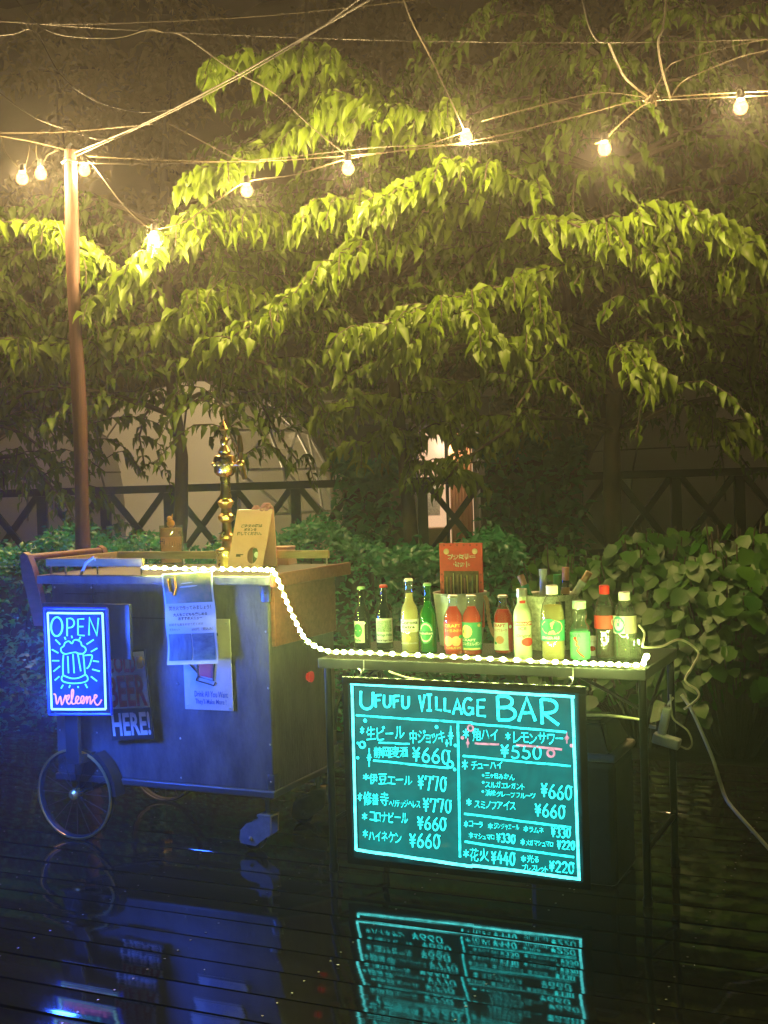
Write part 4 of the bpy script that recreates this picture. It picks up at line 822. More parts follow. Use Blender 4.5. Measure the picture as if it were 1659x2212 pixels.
e, h, r = bottle(1089, 1287, 1412, 'stubby', 42, 'red drink bottle with white grapefruit label, standing apart in the middle', 'bottle', G_clear, M_cap, L_red, .74)
onlabel(e, 'label', M_lw, r, .06 * h, .53 * h, -178, -62, .001); onlabel(e, 'label', M_lr, r, .06 * h, .53 * h, -61, -10, .001); cyltext(e, 'CRAFT', M_lr, r, .46 * h, .51 * h, -165, -80); cyltext(e, 'グレープフルーツ', M_lr, r, .38 * h, .43 * h, -170, -70); blob(e, 'fruit_print', M_fruit, r, .24 * h, -115, .07 * h, 26); blob(e, 'badge_print', M_lw, r, .46 * h, -45, .03 * h, 11, .0018); blob(e, 'leaf_print', M_lg, r, .18 * h, -145, .025 * h, 12)
e, h, r = bottle(1131, 1275, 1424, 'square', 41, 'milky white bottle with red label band and red stripe', 'bottle', G_milk, M_cap, capstyle='screw')
onlabel(e, 'label_band', M_lr, r, .485 * h, .54 * h, -150, -20, .001); cyltext(e, 'SMIRNOFF', M_lw, r, .495 * h, .53 * h, -145, -25); cyltext(e, 'ICE', M_lk, r, .42 * h, .465 * h, -115, -65); blob(e, 'label_print', M_lr, r, .25 * h, -60, .065 * h, 40); cyltext(e, 'Original', M_lk, r, .31 * h, .36 * h, -130, -40); onlabel(e, 'neck_print', M_lr, r * .52, .80 * h, .84 * h, -120, -50, .001)
e, h, r = bottle(1196, 1268, 1428, 'pet', 53, 'plastic ginger ale bottle with green and gold label and white cap', 'plastic bottle', G_pet, M_capw, L_gold, .74, capstyle='screw')
onlabel(e, 'label', M_ldg, r, .27 * h, .55 * h, -178, 0, .001); blob(e, 'label_print', M_melon, r, .46 * h, -95, .10 * h, 55, .0016); blob(e, 'label_print', M_ldg, r, .49 * h, -110, .085 * h, 42, .0022); cyltext(e, 'GINGER ALE', M_lw, r, .30 * h, .335 * h, -150, -60)
e, h, r = bottle(1254, 1297, 1428, 'ramune', 44, 'small green ramune soda bottle with red figure print', 'plastic bottle', G_pet, C('ramune_cap', (.45, .65, .5)), L_ram, .50, capstyle='screw')
onlabel(e, 'label', Lab('ramune_label', (.10, .42, .22)), r, .03 * h, .47 * h, -178, -2, .001); cyltext(e, 'HATA', M_ldg, r, .39 * h, .45 * h, -165, -85); b = MB(); rr = r + .0022
zz_ = [(.36, -120), (.32, -105), (.27, -112), (.23, -95), (.18, -108), (.12, -90), (.07, -70)]; b.tube([(rr * math.cos(R(a)), rr * math.sin(R(a)), z_ * h) for z_, a in zz_], .0022, 6); b.sphere((rr * math.cos(R(-118)), rr * math.sin(R(-118)), .375 * h), .005, 8); b.build('red_figure_print', M_lr, e); b = MB(); b.sphere((0, 0, .70 * h), .0075, 10); b.build('marble', M_glass, e)
e, h, r = bottle(1309, 1268, 1424, 'cola', 47, 'cola bottle with red cap and red label, second from right', 'plastic bottle', G_pet, C('bright_red_cap', (.75, .03, .03)), L_cola, .72, capstyle='screw')
onlabel(e, 'label', M_lr, r, .42 * h, .60 * h, -178, -2, .001); cyltext(e, 'Cola', M_lw, r, .46 * h, .56 * h, -55, -10)
e, h, r = bottle(1352, 1282, 1426, 'pet', 52, 'clear water bottle with white cap and blue green oval label, rightmost', 'plastic bottle', G_pet, M_capw, L_water, .70, capstyle='screw')
onlabel(e, 'label', Lab('tan_label', (.5, .42, .3)), r, .40 * h, .66 * h, -90, -5, .001); onlabel(e, 'label', M_lw, r, .40 * h, .66 * h, -178, -91, .001); blob(e, 'label_print', M_lb, r, .53 * h, -125, .13 * h, 34, .002); cyltext(e, '天然水', M_lw, r, .56 * h, .62 * h, -145, -105, .003); blob(e, 'wave_print', M_lw, r, .48 * h, -122, .03 * h, 16, .0028)
e, h, r = bottle(1282, 1378, 1418, 'stubby', 21, 'tiny white bottle with red print between soda and cola bottles', 'bottle', M_capw, M_capw, capstyle='screw'); blob(e, 'label_print', M_lr, r, .4 * h, -100, .14 * h, 35, .0012)
P = inbar(onz(1375, 1424, TZ)); k = SC(P); e = barthing('tumbler', 'small ribbed glass tumbler glowing at the rope end on the table', 'glass', P.x, P.y, TZ + .0005)
b = MB(); n = 24; hT = 44 * k; pr = [(0, 0), (.8, 0), (.9, .03), (1, 1), (.9, 1), (.8, .12), (0, .12)]
for (a, c) in pr:
    for j in range(n): th = j * 6.2832 / n; q_ = a * 14 * k * (1 + (.05 if j % 2 else -.05)); b.v.append((q_ * math.cos(th), q_ * math.sin(th), c * hT))
for i in range(len(pr) - 1):
    for j in range(n): b.f.append([i * n + j, i * n + (j + 1) % n, (i + 1) * n + (j + 1) % n, (i + 1) * n + j]); b.mi.append(0); b.sm.append(False)
b.build('glass', M_glass, e)
# galvanised bucket with fireworks pack
M_galv = mat('galvanised_tin', (.5, .52, .48), .4, .3, var=(.38, .4, .36), vscale=25)
P = inbar(onz(978, 1398, TZ)); P.y += .085; k = SC(P)
e = barthing('tin_bucket', 'pale tin bucket with rope handle behind the red drink bottles', 'bucket', P.x, P.y, TZ + .0005); hb, rb = 110 * k, 57 * k
b = MB(); b.lathe([(0, .002), (rb * .78, .002), (rb * .8, 0), (rb, hb), (rb + .003, hb + .002), (rb + .001, hb + .005), (rb - .003, hb + .002), (rb * .77, .006), (0, .006)], 32); b.lathe([(rb * .915, hb * .58), (rb * .93, hb * .60), (rb * .92, hb * .62)], 32, cap=False); b.build('bucket_shell', M_galv, e)
b = MB(); pz = [(rb + .003, -.01, hb - .01), (rb + .012, -.012, hb - .03), (rb + .016, -.012, hb * .5), (rb + .03, -.016, hb * .25), (rb + .045, -.018, hb * .14)]; sp = smoothpts(pz, 8)
for ph in (0, 2.1, 4.2): b.tube([p + Vector((.004 * math.cos(i * .9 + ph), .004 * math.sin(i * .9 + ph), 0)) for i, p in enumerate(sp)], .0038, 6)
b.build('rope_handle', mat('hemp_rope', (.5, .33, .2), .8, bump=.5, bscale=200), e)
ptext(e, 'lettering', 'UFUFU', -.02, .02, .045, .06, M_lk, -rb * .9)
P3 = inbar(onz(980, 1398, TZ)); P3.y += .085
fwp = barthing('fireworks_pack', 'red family fireworks pack standing in the tin bucket', 'fireworks pack', P3.x + .006, P3.y - .005, TZ + .012); k = SC(P3)
wF, z0F, z1F = 92 * k / .93, .0, (1398 - 1180) * k - .012
b = MB(); b.box(-wF / 2, wF / 2, -.002, .004, .05, z1F, .0015); b.build('pack_card', C('red_card', (.62, .05, .04)), fwp)
zx = z1F
b = MB(); b.box(-wF / 2 + .016, wF / 2 - .016, -.0032, -.0021, .055, zx - .155 + .055, .0005); b.build('clear_window', mat('pack_window', (.05, .04, .04), .15, var=(.22, .13, .08), vscale=45), fwp)
cols = [(.6, .42, .1), (.45, .1, .06), (.6, .5, .3), (.3, .2, .1), (.7, .55, .2), (.4, .12, .15), (.55, .4, .12), (.2, .25, .1), (.65, .5, .25)]
for i in range(9):
    x = -wF / 2 + .026 + i * (wF - .052) / 8; b = MB(); b.tube([(x, -.0062, .058), (x + random.uniform(-.006, .006), -.0062, zx - .105 - random.uniform(0, .02))], .0017, 6); b.build('firework_stick', C('stick_paper', cols[i]), fwp)
ptext(fwp, 'lettering', 'ファミリー', -wF * .30, wF * .34, zx - .062, zx - .038, M_lw, -.0026, .10); ptext(fwp, 'lettering', 'ファミリー', -wF * .30, wF * .34, zx - .062, zx - .038, M_lr, -.0034, .02); ptext(fwp, 'lettering', 'セット', -wF * .18, wF * .22, zx - .088, zx - .066, M_lw, -.0026, .10); ptext(fwp, 'lettering', 'セット', -wF * .18, wF * .22, zx - .088, zx - .066, M_lr, -.0034, .02)
b = MB()
for i in range(7):
    z_ = .07 + i * .028
    for x in (-wF / 2 + .008, wF / 2 - .008): b.sphere((x, -.0025, z_), .0035, 8, (1, .2, 1))
for x in np.linspace(-wF / 2 + .02, wF / 2 - .02, 6): b.sphere((x, -.0025, zx - .008), .0035, 8, (1, .2, 1))
b.build('dot_print', C('dark_red_print', (.25, .01, .01)), fwp)
b = MB()
for x in (-wF * .33, wF * .33):
    b.sphere((x, -.003, zx - .03), .011, 10, (1, .15, 1))
b.build('face_print', C('peach_print', (.75, .45, .3)), fwp)
# ice bucket
P = inbar(onz(1172, 1408, TZ)); P.y += .10; k = SC(P); hb, rb = (1408 - 1294) * k, 60 * k
e = barthing('ice_bucket', 'large speckled tin ice bucket full of bottle necks', 'bucket', P.x, P.y, TZ + .0005)
M_speck = mat('speckled_tin', (.28, .30, .22), .35, .1, var=(.75, .75, .6), vscale=75)
b = MB(); b.lathe([(0, .002), (rb * .8, .002), (rb * .82, 0), (rb, hb), (rb + .004, hb + .002), (rb + .002, hb + .006), (rb - .003, hb + .002), (rb * .8, .006), (0, .006)], 36); b.build('bucket_shell', M_speck, e)
onlabel(e, 'label', Lab('dark_side_print', (.04, .05, .04)), rb * .93, hb * .1, hb * .92, -62, -42, .008); cyltext(e, 'CODE', M_lw, rb * .93, hb * .35, hb * .5, -62, -42, .010)
b = MB(); b.lathe([(0, hb * .78), (rb * .92, hb * .78)], 24); b.build('ice', mat('crushed_ice', (.6, .65, .6), .2, bump=1, bscale=120, trans=.3), e)
def inb(dx, dy, hgt, lean, kind, glass, top, label):
    f = barthing('wine_bottle', label, 'bottle', P.x + dx, P.y + dy, TZ + hb * .80, 'bottles standing in the ice bucket'); f.rotation_euler = (lean[1], lean[0], -ANG)
    rN = .014; b = MB(); b.lathe([(0, -.07), (.026, -.07), (.030, -.02), (.024, .0), (rN, hgt * .35), (rN * .85, hgt * .8), (rN, hgt * .84), (rN, hgt), (rN * .8, hgt), (0, hgt)], 20); b.build('glass_body', glass, f)
    if top == 'cork': b = MB(); b.lathe([(0, hgt), (.0105, hgt), (.0125, hgt + .03), (.011, hgt + .038), (0, hgt + .038)], 14); b.build('cork', C('cork', (.45, .22, .13)), f)
    if top == 'band': b = MB(); b.lathe([(rN * .98, hgt * .45), (rN * 1.08, hgt * .45), (rN * 1.0, hgt * .72), (rN * .9, hgt * .72)], 16, cap=False); b.build('neck_label', C('tan_neck_label', (.55, .36, .2)), f); b = MB(); b.lathe([(0, hgt), (.0125, hgt), (.0125, hgt + .045), (0, hgt + .045)], 14); b.build('cork', C('cork_pink', (.5, .2, .13)), f)
G_f = thinglass('frosty_clear_glass', (.85, .9, .82)); G_f.node_tree.nodes[-1].inputs[0].default_value = .4
G_fg = thinglass('frosty_green_glass', (.15, .7, .25)); G_fg.node_tree.nodes[-1].inputs[0].default_value = .4
inb(-.062, 0, .075, (-.38, 0), 'w', G_fg, 'cork', 'corked green bottle leaning left in the ice bucket')
inb(-.025, .01, .125, (.0, 0), 'w', G_f, '', 'open clear bottle standing upright in the ice bucket')
inb(.012, .035, .105, (.06, 0), 'w', G_fg, '', 'open green bottle neck at the back of the ice bucket')
inb(.045, .03, .085, (.04, 0), 'w', G_dark, 'band', 'dark corked bottle with tan neck label in the ice bucket')
inb(.060, -.005, .105, (.62, 0), 'w', G_f, 'cork', 'corked clear bottle leaning far right in the ice bucket')

# cables and plugs by the table
def bcable(label, pts, r=.0045, name='cable', m=None):
    P = smoothpts([Vector((pl(x, y, t).x, t, pl(x, y, t).y)) for x, y, t in pts], 7); b = MB(); b.tube(P, r, 8); o = b.build(name, m or M_cable); o.location = W0; o.rotation_euler = (0, 0, -ANG); return tag(o, label, 'cable', 'white cables at the table')
TRB = TF + .30
bcable('white cable curling from the rope light over the table corner', [(1380, 1350, TF + .16), (1392, 1368, TF + .14), (1388, 1392, TF + .10), (1392, 1398, TF + .12), (1430, 1396, TF + .2), (1470, 1382, TF + .28), (1508, 1408, TF + .34), (1496, 1440, TF + .30), (1480, 1470, TF + .26), (1505, 1490, TF + .26), (1508, 1508, TF + .24), (1478, 1532, TF + .2)], .0038)
ge = onz(1659, 1812, .006); gq = inbar(ge)
bcable('thick white extension cord falling from the table to the deck', [(1472, 1500, TF + .24), (1492, 1530, TF + .24), (1515, 1580, TF + .24), (1540, 1640, TF + .24), (1556, 1690, TF + .24), (1566, 1720, TF + .22), (1580, 1742, TF + .20), (1615, 1782, TF + .17), (1665, 1838, TF + .15), (1740, 1925, TF + .1)], .0058)
bcable('white cable running from behind the menu board to the table leg', [(1255, 1545, TF + .04), (1300, 1545, TF + .04), (1345, 1549, TF + .03), (1392, 1556, TF + .02)], .0045)
bcable('yellowish cable along the top edge of menu board', [(840, 1450, TF - .02), (880, 1464, TF - .03), (960, 1476, TF - .04), (1050, 1482, TF - .045), (1200, 1487, TF - .045)], .0035)
bcable('thin white cable looping below the power adapter', [(1448, 1500, TF + .12), (1450, 1530, TF + .12), (1456, 1555, TF + .12), (1485, 1578, TF + .12), (1495, 1605, TF + .12), (1486, 1618, TF + .12), (1470, 1612, TF + .12)], .003)
tA = TF + .12; q = pl(1440, 1600, tA); e = barthing('power_adapter', 'white power adapter block dangling beside the table leg', 'adapter', q.x, tA, q.y)
b = MB(); b.box(-.042, .042, -.02, .02, -.016, .016, .005, M=Matrix.Rotation(R(14), 4, 'Y')); b.build('adapter_block', M_white, e)
b = MB(); b.tube([(-.052, -.012, .045), (-.03, -.012, .042)], .006, 8); b.build('plug_pin', M_white, e)
q = pl(1434, 1562, tA); e = barthing('power_plug', 'white slanting plug socket standing above the adapter block', 'plug', q.x, tA + .005, q.y)
b = MB(); b.box(-.013, .013, -.012, .012, -.05, .05, .006, M=Matrix.Rotation(R(14), 4, 'Y')); b.build('plug_body', M_white, e); b = MB(); b.tube(smoothpts([(.012, 0, .05), (.018, 0, .065), (.03, 0, .08)], 4), .004, 8); b.build('plug_cord', M_cable, e)
# bin behind the board
q = pl(1285, 1720, TF + .28); e = barthing('waste_bin', 'black bin with grey lid under the table behind the menu board', 'bin', q.x - .02, TF + .28, 0)
b = MB(); b.box(-.17, .12, -.13, .14, .0, .40, .02); b.build('bin_body', M_black, e)
b = MB(); b.box(-.178, .128, -.138, .148, .401, .425, .01); b.build('lid_rim', mat('grey_rim', (.22, .22, .18), .4), e)
b = MB(); bm = bmesh.new(); bmesh.ops.create_cube(bm, size=1)
for v in bm.verts: tpz = v.co.z > 0; v.co = Vector((-.025 + v.co.x * (.20 if tpz else .28), v.co.y * (.16 if tpz else .26), .475 + v.co.z * .098))
bmesh.ops.bevel(bm, geom=bm.edges[:], offset=.012, segments=2, affect='EDGES'); b.bm(bm); b.build('bin_lid', M_black, e)
# fallen petals on the deck
b = MB()
for i in range(9):
    px, py = random.uniform(20, 1640), random.uniform(1830, 2200); q = onz(px, py, .004)
    a = random.uniform(0, 6.28); s_ = random.uniform(.003, .006); b.add([q + Vector((math.cos(a + j * 1.57) * s_ * (1 if j % 2 else .6), math.sin(a + j * 1.57) * s_ * (1 if j % 2 else .6), .001 * (j % 2))) for j in range(4)], [[0, 1, 2, 3]])
tag(b.build('fallen_petals', mat('petal', (.5, .45, .4), .6)), 'pale petals scattered over the wet deck', 'petals', kind='stuff')

# ================================================================== FENCE
M_fence = mat('dark_fence_wood', (.018, .02, .018), .6, var=(.03, .03, .026), vscale=8, bump=.2, bscale=40)
FY = 12.0
fx = [-5.2 + .62 * i for i in range(18)]
fe = thing('cross_braced_fence', 'dark wooden fence with X shaped braces behind the hedge', 'fence', (0, FY, 0))
b = MB(); b.box(fx[0] - .1, fx[-1] + .1, -.04, .05, 1.30, 1.375, .006); b.build('top_rail', M_fence, fe)
b = MB(); b.box(fx[0] - .1, fx[-1] + .1, -.025, .03, .56, .62, .006); b.build('bottom_rail', M_fence, fe)
for i, x in enumerate(fx):
    b = MB(); b.box(x - .05, x + .05, -.03, .035, -.12, 1.299, .006); b.build('post', M_fence, fe)
    if i < len(fx) - 1:
        x1 = fx[i + 1]; L_ = x1 - x - .10
        for sg in (1, -1):
            b = MB(); bl_ = math.hypot(L_, .68); M_ = Matrix.Translation(((x + x1) / 2, .004 * sg + .002, .96)) @ Matrix.Rotation(-sg * math.atan2(.68, L_), 4, 'Y'); b.box(-bl_ / 2, bl_ / 2, -.022 + .012 * sg, .018 + .012 * sg, -.03, .03, M=M_); b.build('brace', M_fence, fe)

# ================================================================== TENTS AND CABIN BEHIND
M_canvas = leafmat('tent_canvas', (.36, .33, .25), (.36, .33, .25), .45, .02)
def dome(cx, cyp, Y, rad, label, clear=None, glow=6):
    c = aty(cx, cyp, Y); e = thing('dome_tent', label, 'tent', (c.x, Y, -.1)); n, m_ = 32, 10; hz = c.z + .1
    def pnt(i, j): ph = (math.pi / 2) * j / m_; th = 2 * math.pi * i / n; return (rad * math.cos(ph) * math.cos(th), rad * math.cos(ph) * math.sin(th), hz + rad * math.sin(ph))
    b = MB(); gl = MB()
    for j in range(m_):
        for i in range(n):
            th = 360 * (i + .5) / n; tgt = gl if (clear and clear[0] <= th <= clear[1]) else b; tgt.add([pnt(i, j), pnt(i + 1, j), pnt(i + 1, j + 1), pnt(i, j + 1)], [[0, 1, 2, 3]], 0, tgt is b)
    for i in range(n):
        p, q = pnt(i, 0), pnt(i + 1, 0); th = 360 * (i + .5) / n; tgt = gl if (clear and clear[0] <= th <= clear[1]) else b; tgt.add([(p[0], p[1], 0), (q[0], q[1], 0), q, p], [[0, 1, 2, 3]])
    b.build('canvas', M_canvas, e)
    sm = MB()
    for i in range(0, n, 4):
        if not (clear and clear[0] <= 360 * i / n <= clear[1]): sm.tube([Vector(pnt(i, j)) * 1.001 for j in range(m_ + 1)], .014, 5)
    sm.tube([Vector(pnt(i, 3)) * 1.001 for i in range(n + 1) if not (clear and clear[0] <= 360 * i / n <= clear[1])], .010, 5) if not clear else None
    sm.build('seams', mat('canvas_seam', (.16, .15, .11), .8), e)
    if clear:
        gl.build('clear_panel', thinglass('clear_tent_film', (.75, .75, .65), .1), e); fr = MB()
        i0, i1 = int(clear[0] / 360 * n), int(clear[1] / 360 * n)
        for i in range(i0, i1, 2):
            for j in range(0, m_ - 2, 2): fr.tube([pnt(i, j), pnt(i + 2, j)], .022, 6); fr.tube([pnt(i, j), pnt(i + (2 if (j // 2) % 2 else 0), j + 2)], .022, 6); fr.tube([pnt(i + 2, j), pnt(i + (2 if (j // 2) % 2 else 0), j + 2)], .022, 6)
        fr.build('dome_frame', M_white, e)
    L = bpy.data.lights.new('tent_fill_lamp', 'POINT'); L.energy = glow; L.color = (1, .75, .45); L.shadow_soft_size = .3; lo = bpy.data.objects.new('tent_fill_lamp', L); COL.objects.link(lo); lo.parent = e; lo.location = (rad * .2, -.3, 1.6)  # lamp added unseen inside the tent so its canvas shines warm
    return e
dome(440, 1110, 17, 1.83, 'large pale dome tent with clear right side behind the fence', (298, 356), 190)
dome(120, 1120, 16, 1.25, 'low pale dome tent behind the fence at far left', None, 14)
dome(1500, 1080, 17, 1.55, 'tan dome tent behind the trees at far right', None, 5)
c = aty(880, 1140, 15.0); e = thing('lit_cabin', 'white trimmed cabin with brightly lit doorway behind the middle tree', 'cabin', (c.x, 15, -.1))
xl, xr = aty(720, 1000, 15).x - c.x, aty(1060, 1000, 15).x - c.x; zr_ = aty(800, 843, 15).z + .1
dx0, dx1 = aty(905, 1000, 15).x - c.x, aty(1032, 1000, 15).x - c.x
M_cw = mat('cabin_wall', (.05, .06, .05), .7, var=(.08, .09, .07), vscale=6)
b = MB(); b.box(xl, dx0, 0, .12, 0, zr_ - .12, .004); b.box(dx1, xr, 0, .12, 0, zr_ - .12, .004); b.box(dx0 + .0005, dx1 - .0005, 0, .12, 2.12, zr_ - .12, .004); b.box(xl, xr, 2.0, 2.1, 0, zr_ - .12, .004); b.box(xl, xl + .1, .125, 1.99, 0, zr_ - .12); b.box(xr - .1, xr, .125, 1.99, 0, zr_ - .12); b.build('wall', M_cw, e)
b = MB(); b.box(xl - .1, xr + .1, -.15, 2.2, zr_ - .118, zr_, .01); b.build('roof', M_white, e)
b = MB(); b.box(xl + .02, xl + .10, -.03, -.001, .9, zr_ - .2, .004); b.box(dx0 - .08, dx0 - .001, -.03, -.001, 0, 2.15, .004); b.box(dx1 + .001, dx1 + .08, -.03, -.001, 0, 2.15, .004); b.box(xl + .101, dx0 - .081, -.03, -.001, zr_ - .42, zr_ - .36, .003); b.build('white_trim', M_white, e)
M_int = emat('glowing_interior', (1.0, .58, .32), .9); b = MB(); b.box(dx0, dx1, .9, .95, .05, 2.1); b.build('glowing_interior_wall', M_int, e)  # back wall made to emit, standing in for light in the room
b = MB(); b.box(dx0 + .06, dx0 + .28, .86, .885, 1.0, 1.45); b.build('notice_sheet', mat('notice', (.7, .68, .6), .6, var=(.3, .3, .28), vscale=60), e)
b = MB()
for i in range(14): x = dx1 - .30 + i * .02; b.tube([(x, .62 + .012 * (i % 2), .1), (x, .62 + .012 * (i % 2), 2.08)], .012, 5)
b.build('curtain', mat('orange_curtain', (.6, .28, .14), .7), e)
b = MB(); b.box(dx0 + .32, dx0 + .36, .05, .09, .02, 2.1); b.box(dx0 + .01, dx1 - .01, .04, .09, 1.42, 1.47); b.build('door_frame', M_cw, e)
b = MB(); b.box(dx0 + .03, dx1 - .33, .55, .89, .0, .85, .01); b.build('cupboard', mat('cupboard_wood', (.35, .2, .1), .5, var=(.25, .14, .07), vscale=6), e)
L = bpy.data.lights.new('cabin_lamp', 'POINT'); L.energy = 30; L.color = (1, .75, .45); L.shadow_soft_size = .1; lo = bpy.data.objects.new('cabin_lamp', L); COL.objects.link(lo); lo.parent = e; lo.location = ((dx0 + dx1) / 2, .5, 1.9)

# ================================================================== PLANTS
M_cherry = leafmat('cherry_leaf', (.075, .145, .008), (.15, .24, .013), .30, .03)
M_hedge = leafmat('hedge_leaf', (.008, .14, .045), (.022, .23, .07), .2, .06, .35)
M_hyd = leafmat('broad_leaf', (.013, .085, .003), (.045, .14, .006), .25, .03, .4)
M_far = leafmat('far_leaf', (.20, .18, .06), (.30, .25, .10), .3, .02, .6)
M_bark = mat('cherry_bark', (.035, .028, .02), .8, var=(.07, .055, .04), vscale=12, bump=.6, bscale=30, stretch=(1, 1, .4))
class Fol:
    def __init__(s): s.P = []; s.D = []; s.N = []; s.L = []; s.W = []; s.T = []; s.hero = False
    def twig(s, pts, step=.020, size=.105, hang=.8):
        P = [Vector(p) for p in pts]; side = 1
        for i in range(len(P) - 1):
            seg = P[i + 1] - P[i]; n = max(1, int(seg.length / step)); d = seg.normalized(); lat = d.cross(Vector((0, 0, 1)))
            if lat.length < .05: lat = Vector((1, 0, 0))
            lat.normalize()
            for j in range(n):
                side = -side; p = P[i] + seg * ((j + random.random()) / n)
                D = lat * side * random.uniform(.15, 1.0) + d * random.uniform(-.1, .9) + Vector((0, 0, -hang * random.uniform(.25, 1.5))) + Vector((random.uniform(-.35, .35), random.uniform(-.35, .35), 0))
                N = Vector((0, 0, .7)) + lat * side * .9 + Vector((random.uniform(-.4, .4), random.uniform(-.4, .4), random.uniform(-.2, .2)))
                L = size * random.uniform(.5, 1.3); s.P.append(p); s.D.append(D); s.T.append(random.uniform(.3, 1) if s.hero else random.uniform(0, .4)); s.N.append(N); s.L.append(L); s.W.append(L * random.uniform(.38, .52))  # bulb-lit branches get lighter leaves, the rest darker: lamplight put into the tint
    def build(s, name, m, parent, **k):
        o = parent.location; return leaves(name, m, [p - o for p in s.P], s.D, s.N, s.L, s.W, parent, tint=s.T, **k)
def limb(p0, az, ln, rise, drop, n=8, wob=.06):
    pts = []; d = Vector((math.cos(az), math.sin(az), 0))
    for i in range(n + 1):
        u = i / n; pts.append(p0 + d * ln * u + Vector((random.uniform(-wob, wob) * u, random.uniform(-wob, wob) * u, rise * math.sin(u * 2.2) - drop * u * u * u)))
    return pts
def cherry(base, lean, H, tiers, label, heroes, seed, cr=1.35, trunk_r=.06, zmin=1.55):
    random.seed(seed)
    t = thing('cherry_tree', label, 'tree', base, 0, 'cherry trees behind the bar'); wd = MB(); fo = Fol()
    top = base + Vector((lean[0], lean[1], H)); tp = [base + (top - base) * (i / 8) + Vector((.04 * math.sin(i * 1.3 + seed), .03 * math.cos(i * 1.7), 0)) for i in range(9)]
    wd.tube([p - base for p in tp], [trunk_r * (1 - .075 * i) for i in range(9)], 10)
    tr = wd.build('trunk', M_bark, t); br = MB()
    for z in tiers:
        k = random.randint(4, 6); off = random.uniform(0, 6.28)
        for i in range(k):
            az = off + i * 6.28 / k + random.uniform(-.3, .3); u = (z - base.z) / H; p0 = base + (top - base) * min(u, 1)
            ln = cr * random.uniform(.65, 1.1) * (1 - .45 * max(0, (u - .45)))
            L_ = limb(p0, az, ln, random.uniform(.15, .4), random.uniform(.25, .6)); br.tube([p - base for p in L_], [.020 * (1 - .09 * a) for a in range(len(L_))], 6)
            fo.twig(L_[4:], .025, .085)
            for j in range(2, len(L_)):
                for sd in (1, -1):
                    if random.random() < .62:
                        a2 = az + sd * random.uniform(.5, 1.2); q = limb(L_[j], a2, random.uniform(.22, .55), random.uniform(.02, .12), random.uniform(.12, .3), 4, .03); br.tube([p - base for p in q], .0035, 4, caps=False); fo.twig(q, .024, .082, .7)
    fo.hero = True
    for hp in heroes:
        hp = smoothpts([aty(*p) for p in hp], 4); br.tube([p - base for p in hp], .006, 5)
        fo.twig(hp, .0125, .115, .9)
        for j in range(1, len(hp) - 1):
            d = (hp[j + 1] - hp[j]).normalized(); sd = random.choice((-1, 1)); a2 = math.atan2(d.y, d.x) + sd * random.uniform(.5, 1.1); q = limb(hp[j], a2, random.uniform(.12, .32), .03, .16, 4, .02); br.tube([p - base for p in q], .003, 4, caps=False); fo.twig(q, .016, .10, .85)
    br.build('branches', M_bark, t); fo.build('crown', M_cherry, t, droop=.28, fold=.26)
    return t
G0 = -.12
hA = [[(640, 480, 7.0), (540, 470, 6.75), (450, 462, 6.55), (380, 520, 6.45), (300, 590, 6.4), (225, 660, 6.35)], [(600, 640, 7.1), (500, 625, 6.9), (420, 640, 6.8), (395, 680, 6.75)],
      [(850, 520, 6.9), (760, 560, 6.7), (680, 620, 6.6), (580, 680, 6.5), (480, 740, 6.45)], [(-60, 470, 6.9), (20, 480, 6.7), (100, 490, 6.6), (150, 540, 6.55), (190, 580, 6.5)], [(420, 700, 7.6), (330, 700, 7.4), (240, 740, 7.3)], [(-20, 730, 7.2), (60, 740, 7.1), (150, 750, 7.0)]]
hB = [[(960, 330, 7.2), (830, 230, 6.8), (760, 150, 6.6), (690, 105, 6.5), (560, 120, 6.4), (440, 160, 6.3)], [(1000, 230, 6.6), (900, 240, 6.5), (760, 210, 6.4), (640, 290, 6.4)], [(1180, 420, 6.6), (1040, 350, 6.4), (940, 370, 6.35), (880, 420, 6.3), (830, 460, 6.3)],
      [(860, 420, 6.8), (760, 430, 6.6), (680, 450, 6.5)], [(700, 250, 6.9), (600, 300, 6.7), (520, 350, 6.6), (480, 370, 6.5)], [(900, 530, 6.8), (800, 520, 6.6), (740, 570, 6.5), (690, 630, 6.5)],
      [(880, 960, 8.3), (940, 915, 8.1), (1000, 950, 8.0)], [(880, 1000, 8.3), (930, 1000, 8.1), (985, 1025, 8.0)], [(890, 880, 8.3), (960, 870, 8.1), (1030, 910, 8.0)], [(880, 870, 8.2), (800, 850, 8.0), (725, 880, 7.9)], [(880, 930, 8.2), (830, 935, 8.0), (770, 975, 7.8)], [(880, 840, 8.2), (940, 820, 8.0), (1010, 850, 7.9)]]
hC = [[(1340, 560, 7.0), (1200, 575, 6.7), (1080, 620, 6.5), (960, 650, 6.35), (860, 690, 6.25), (770, 730, 6.2)], [(980, 650, 6.35), (920, 700, 6.3), (880, 770, 6.25)], [(960, 660, 6.35), (1000, 690, 6.3), (1045, 740, 6.25)], [(1150, 600, 6.6), (1170, 680, 6.55), (1150, 740, 6.5)],
      [(1120, 470, 6.6), (1220, 480, 6.4), (1290, 500, 6.3), (1360, 470, 6.2), (1390, 440, 6.15)], [(1390, 440, 6.3), (1480, 470, 6.2), (1560, 490, 6.1), (1612, 535, 6.05)], [(1390, 520, 6.3), (1385, 560, 6.25)], [(1330, 740, 6.5), (1350, 770, 6.4), (1365, 800, 6.35)], [(1700, 560, 6.3), (1640, 540, 6.3), (1600, 560, 6.3)],
      [(1500, 900, 7.4), (1540, 910, 7.3), (1580, 940, 7.2)], [(1100, 460, 7.2), (1000, 440, 7.0), (930, 480, 6.9)]]
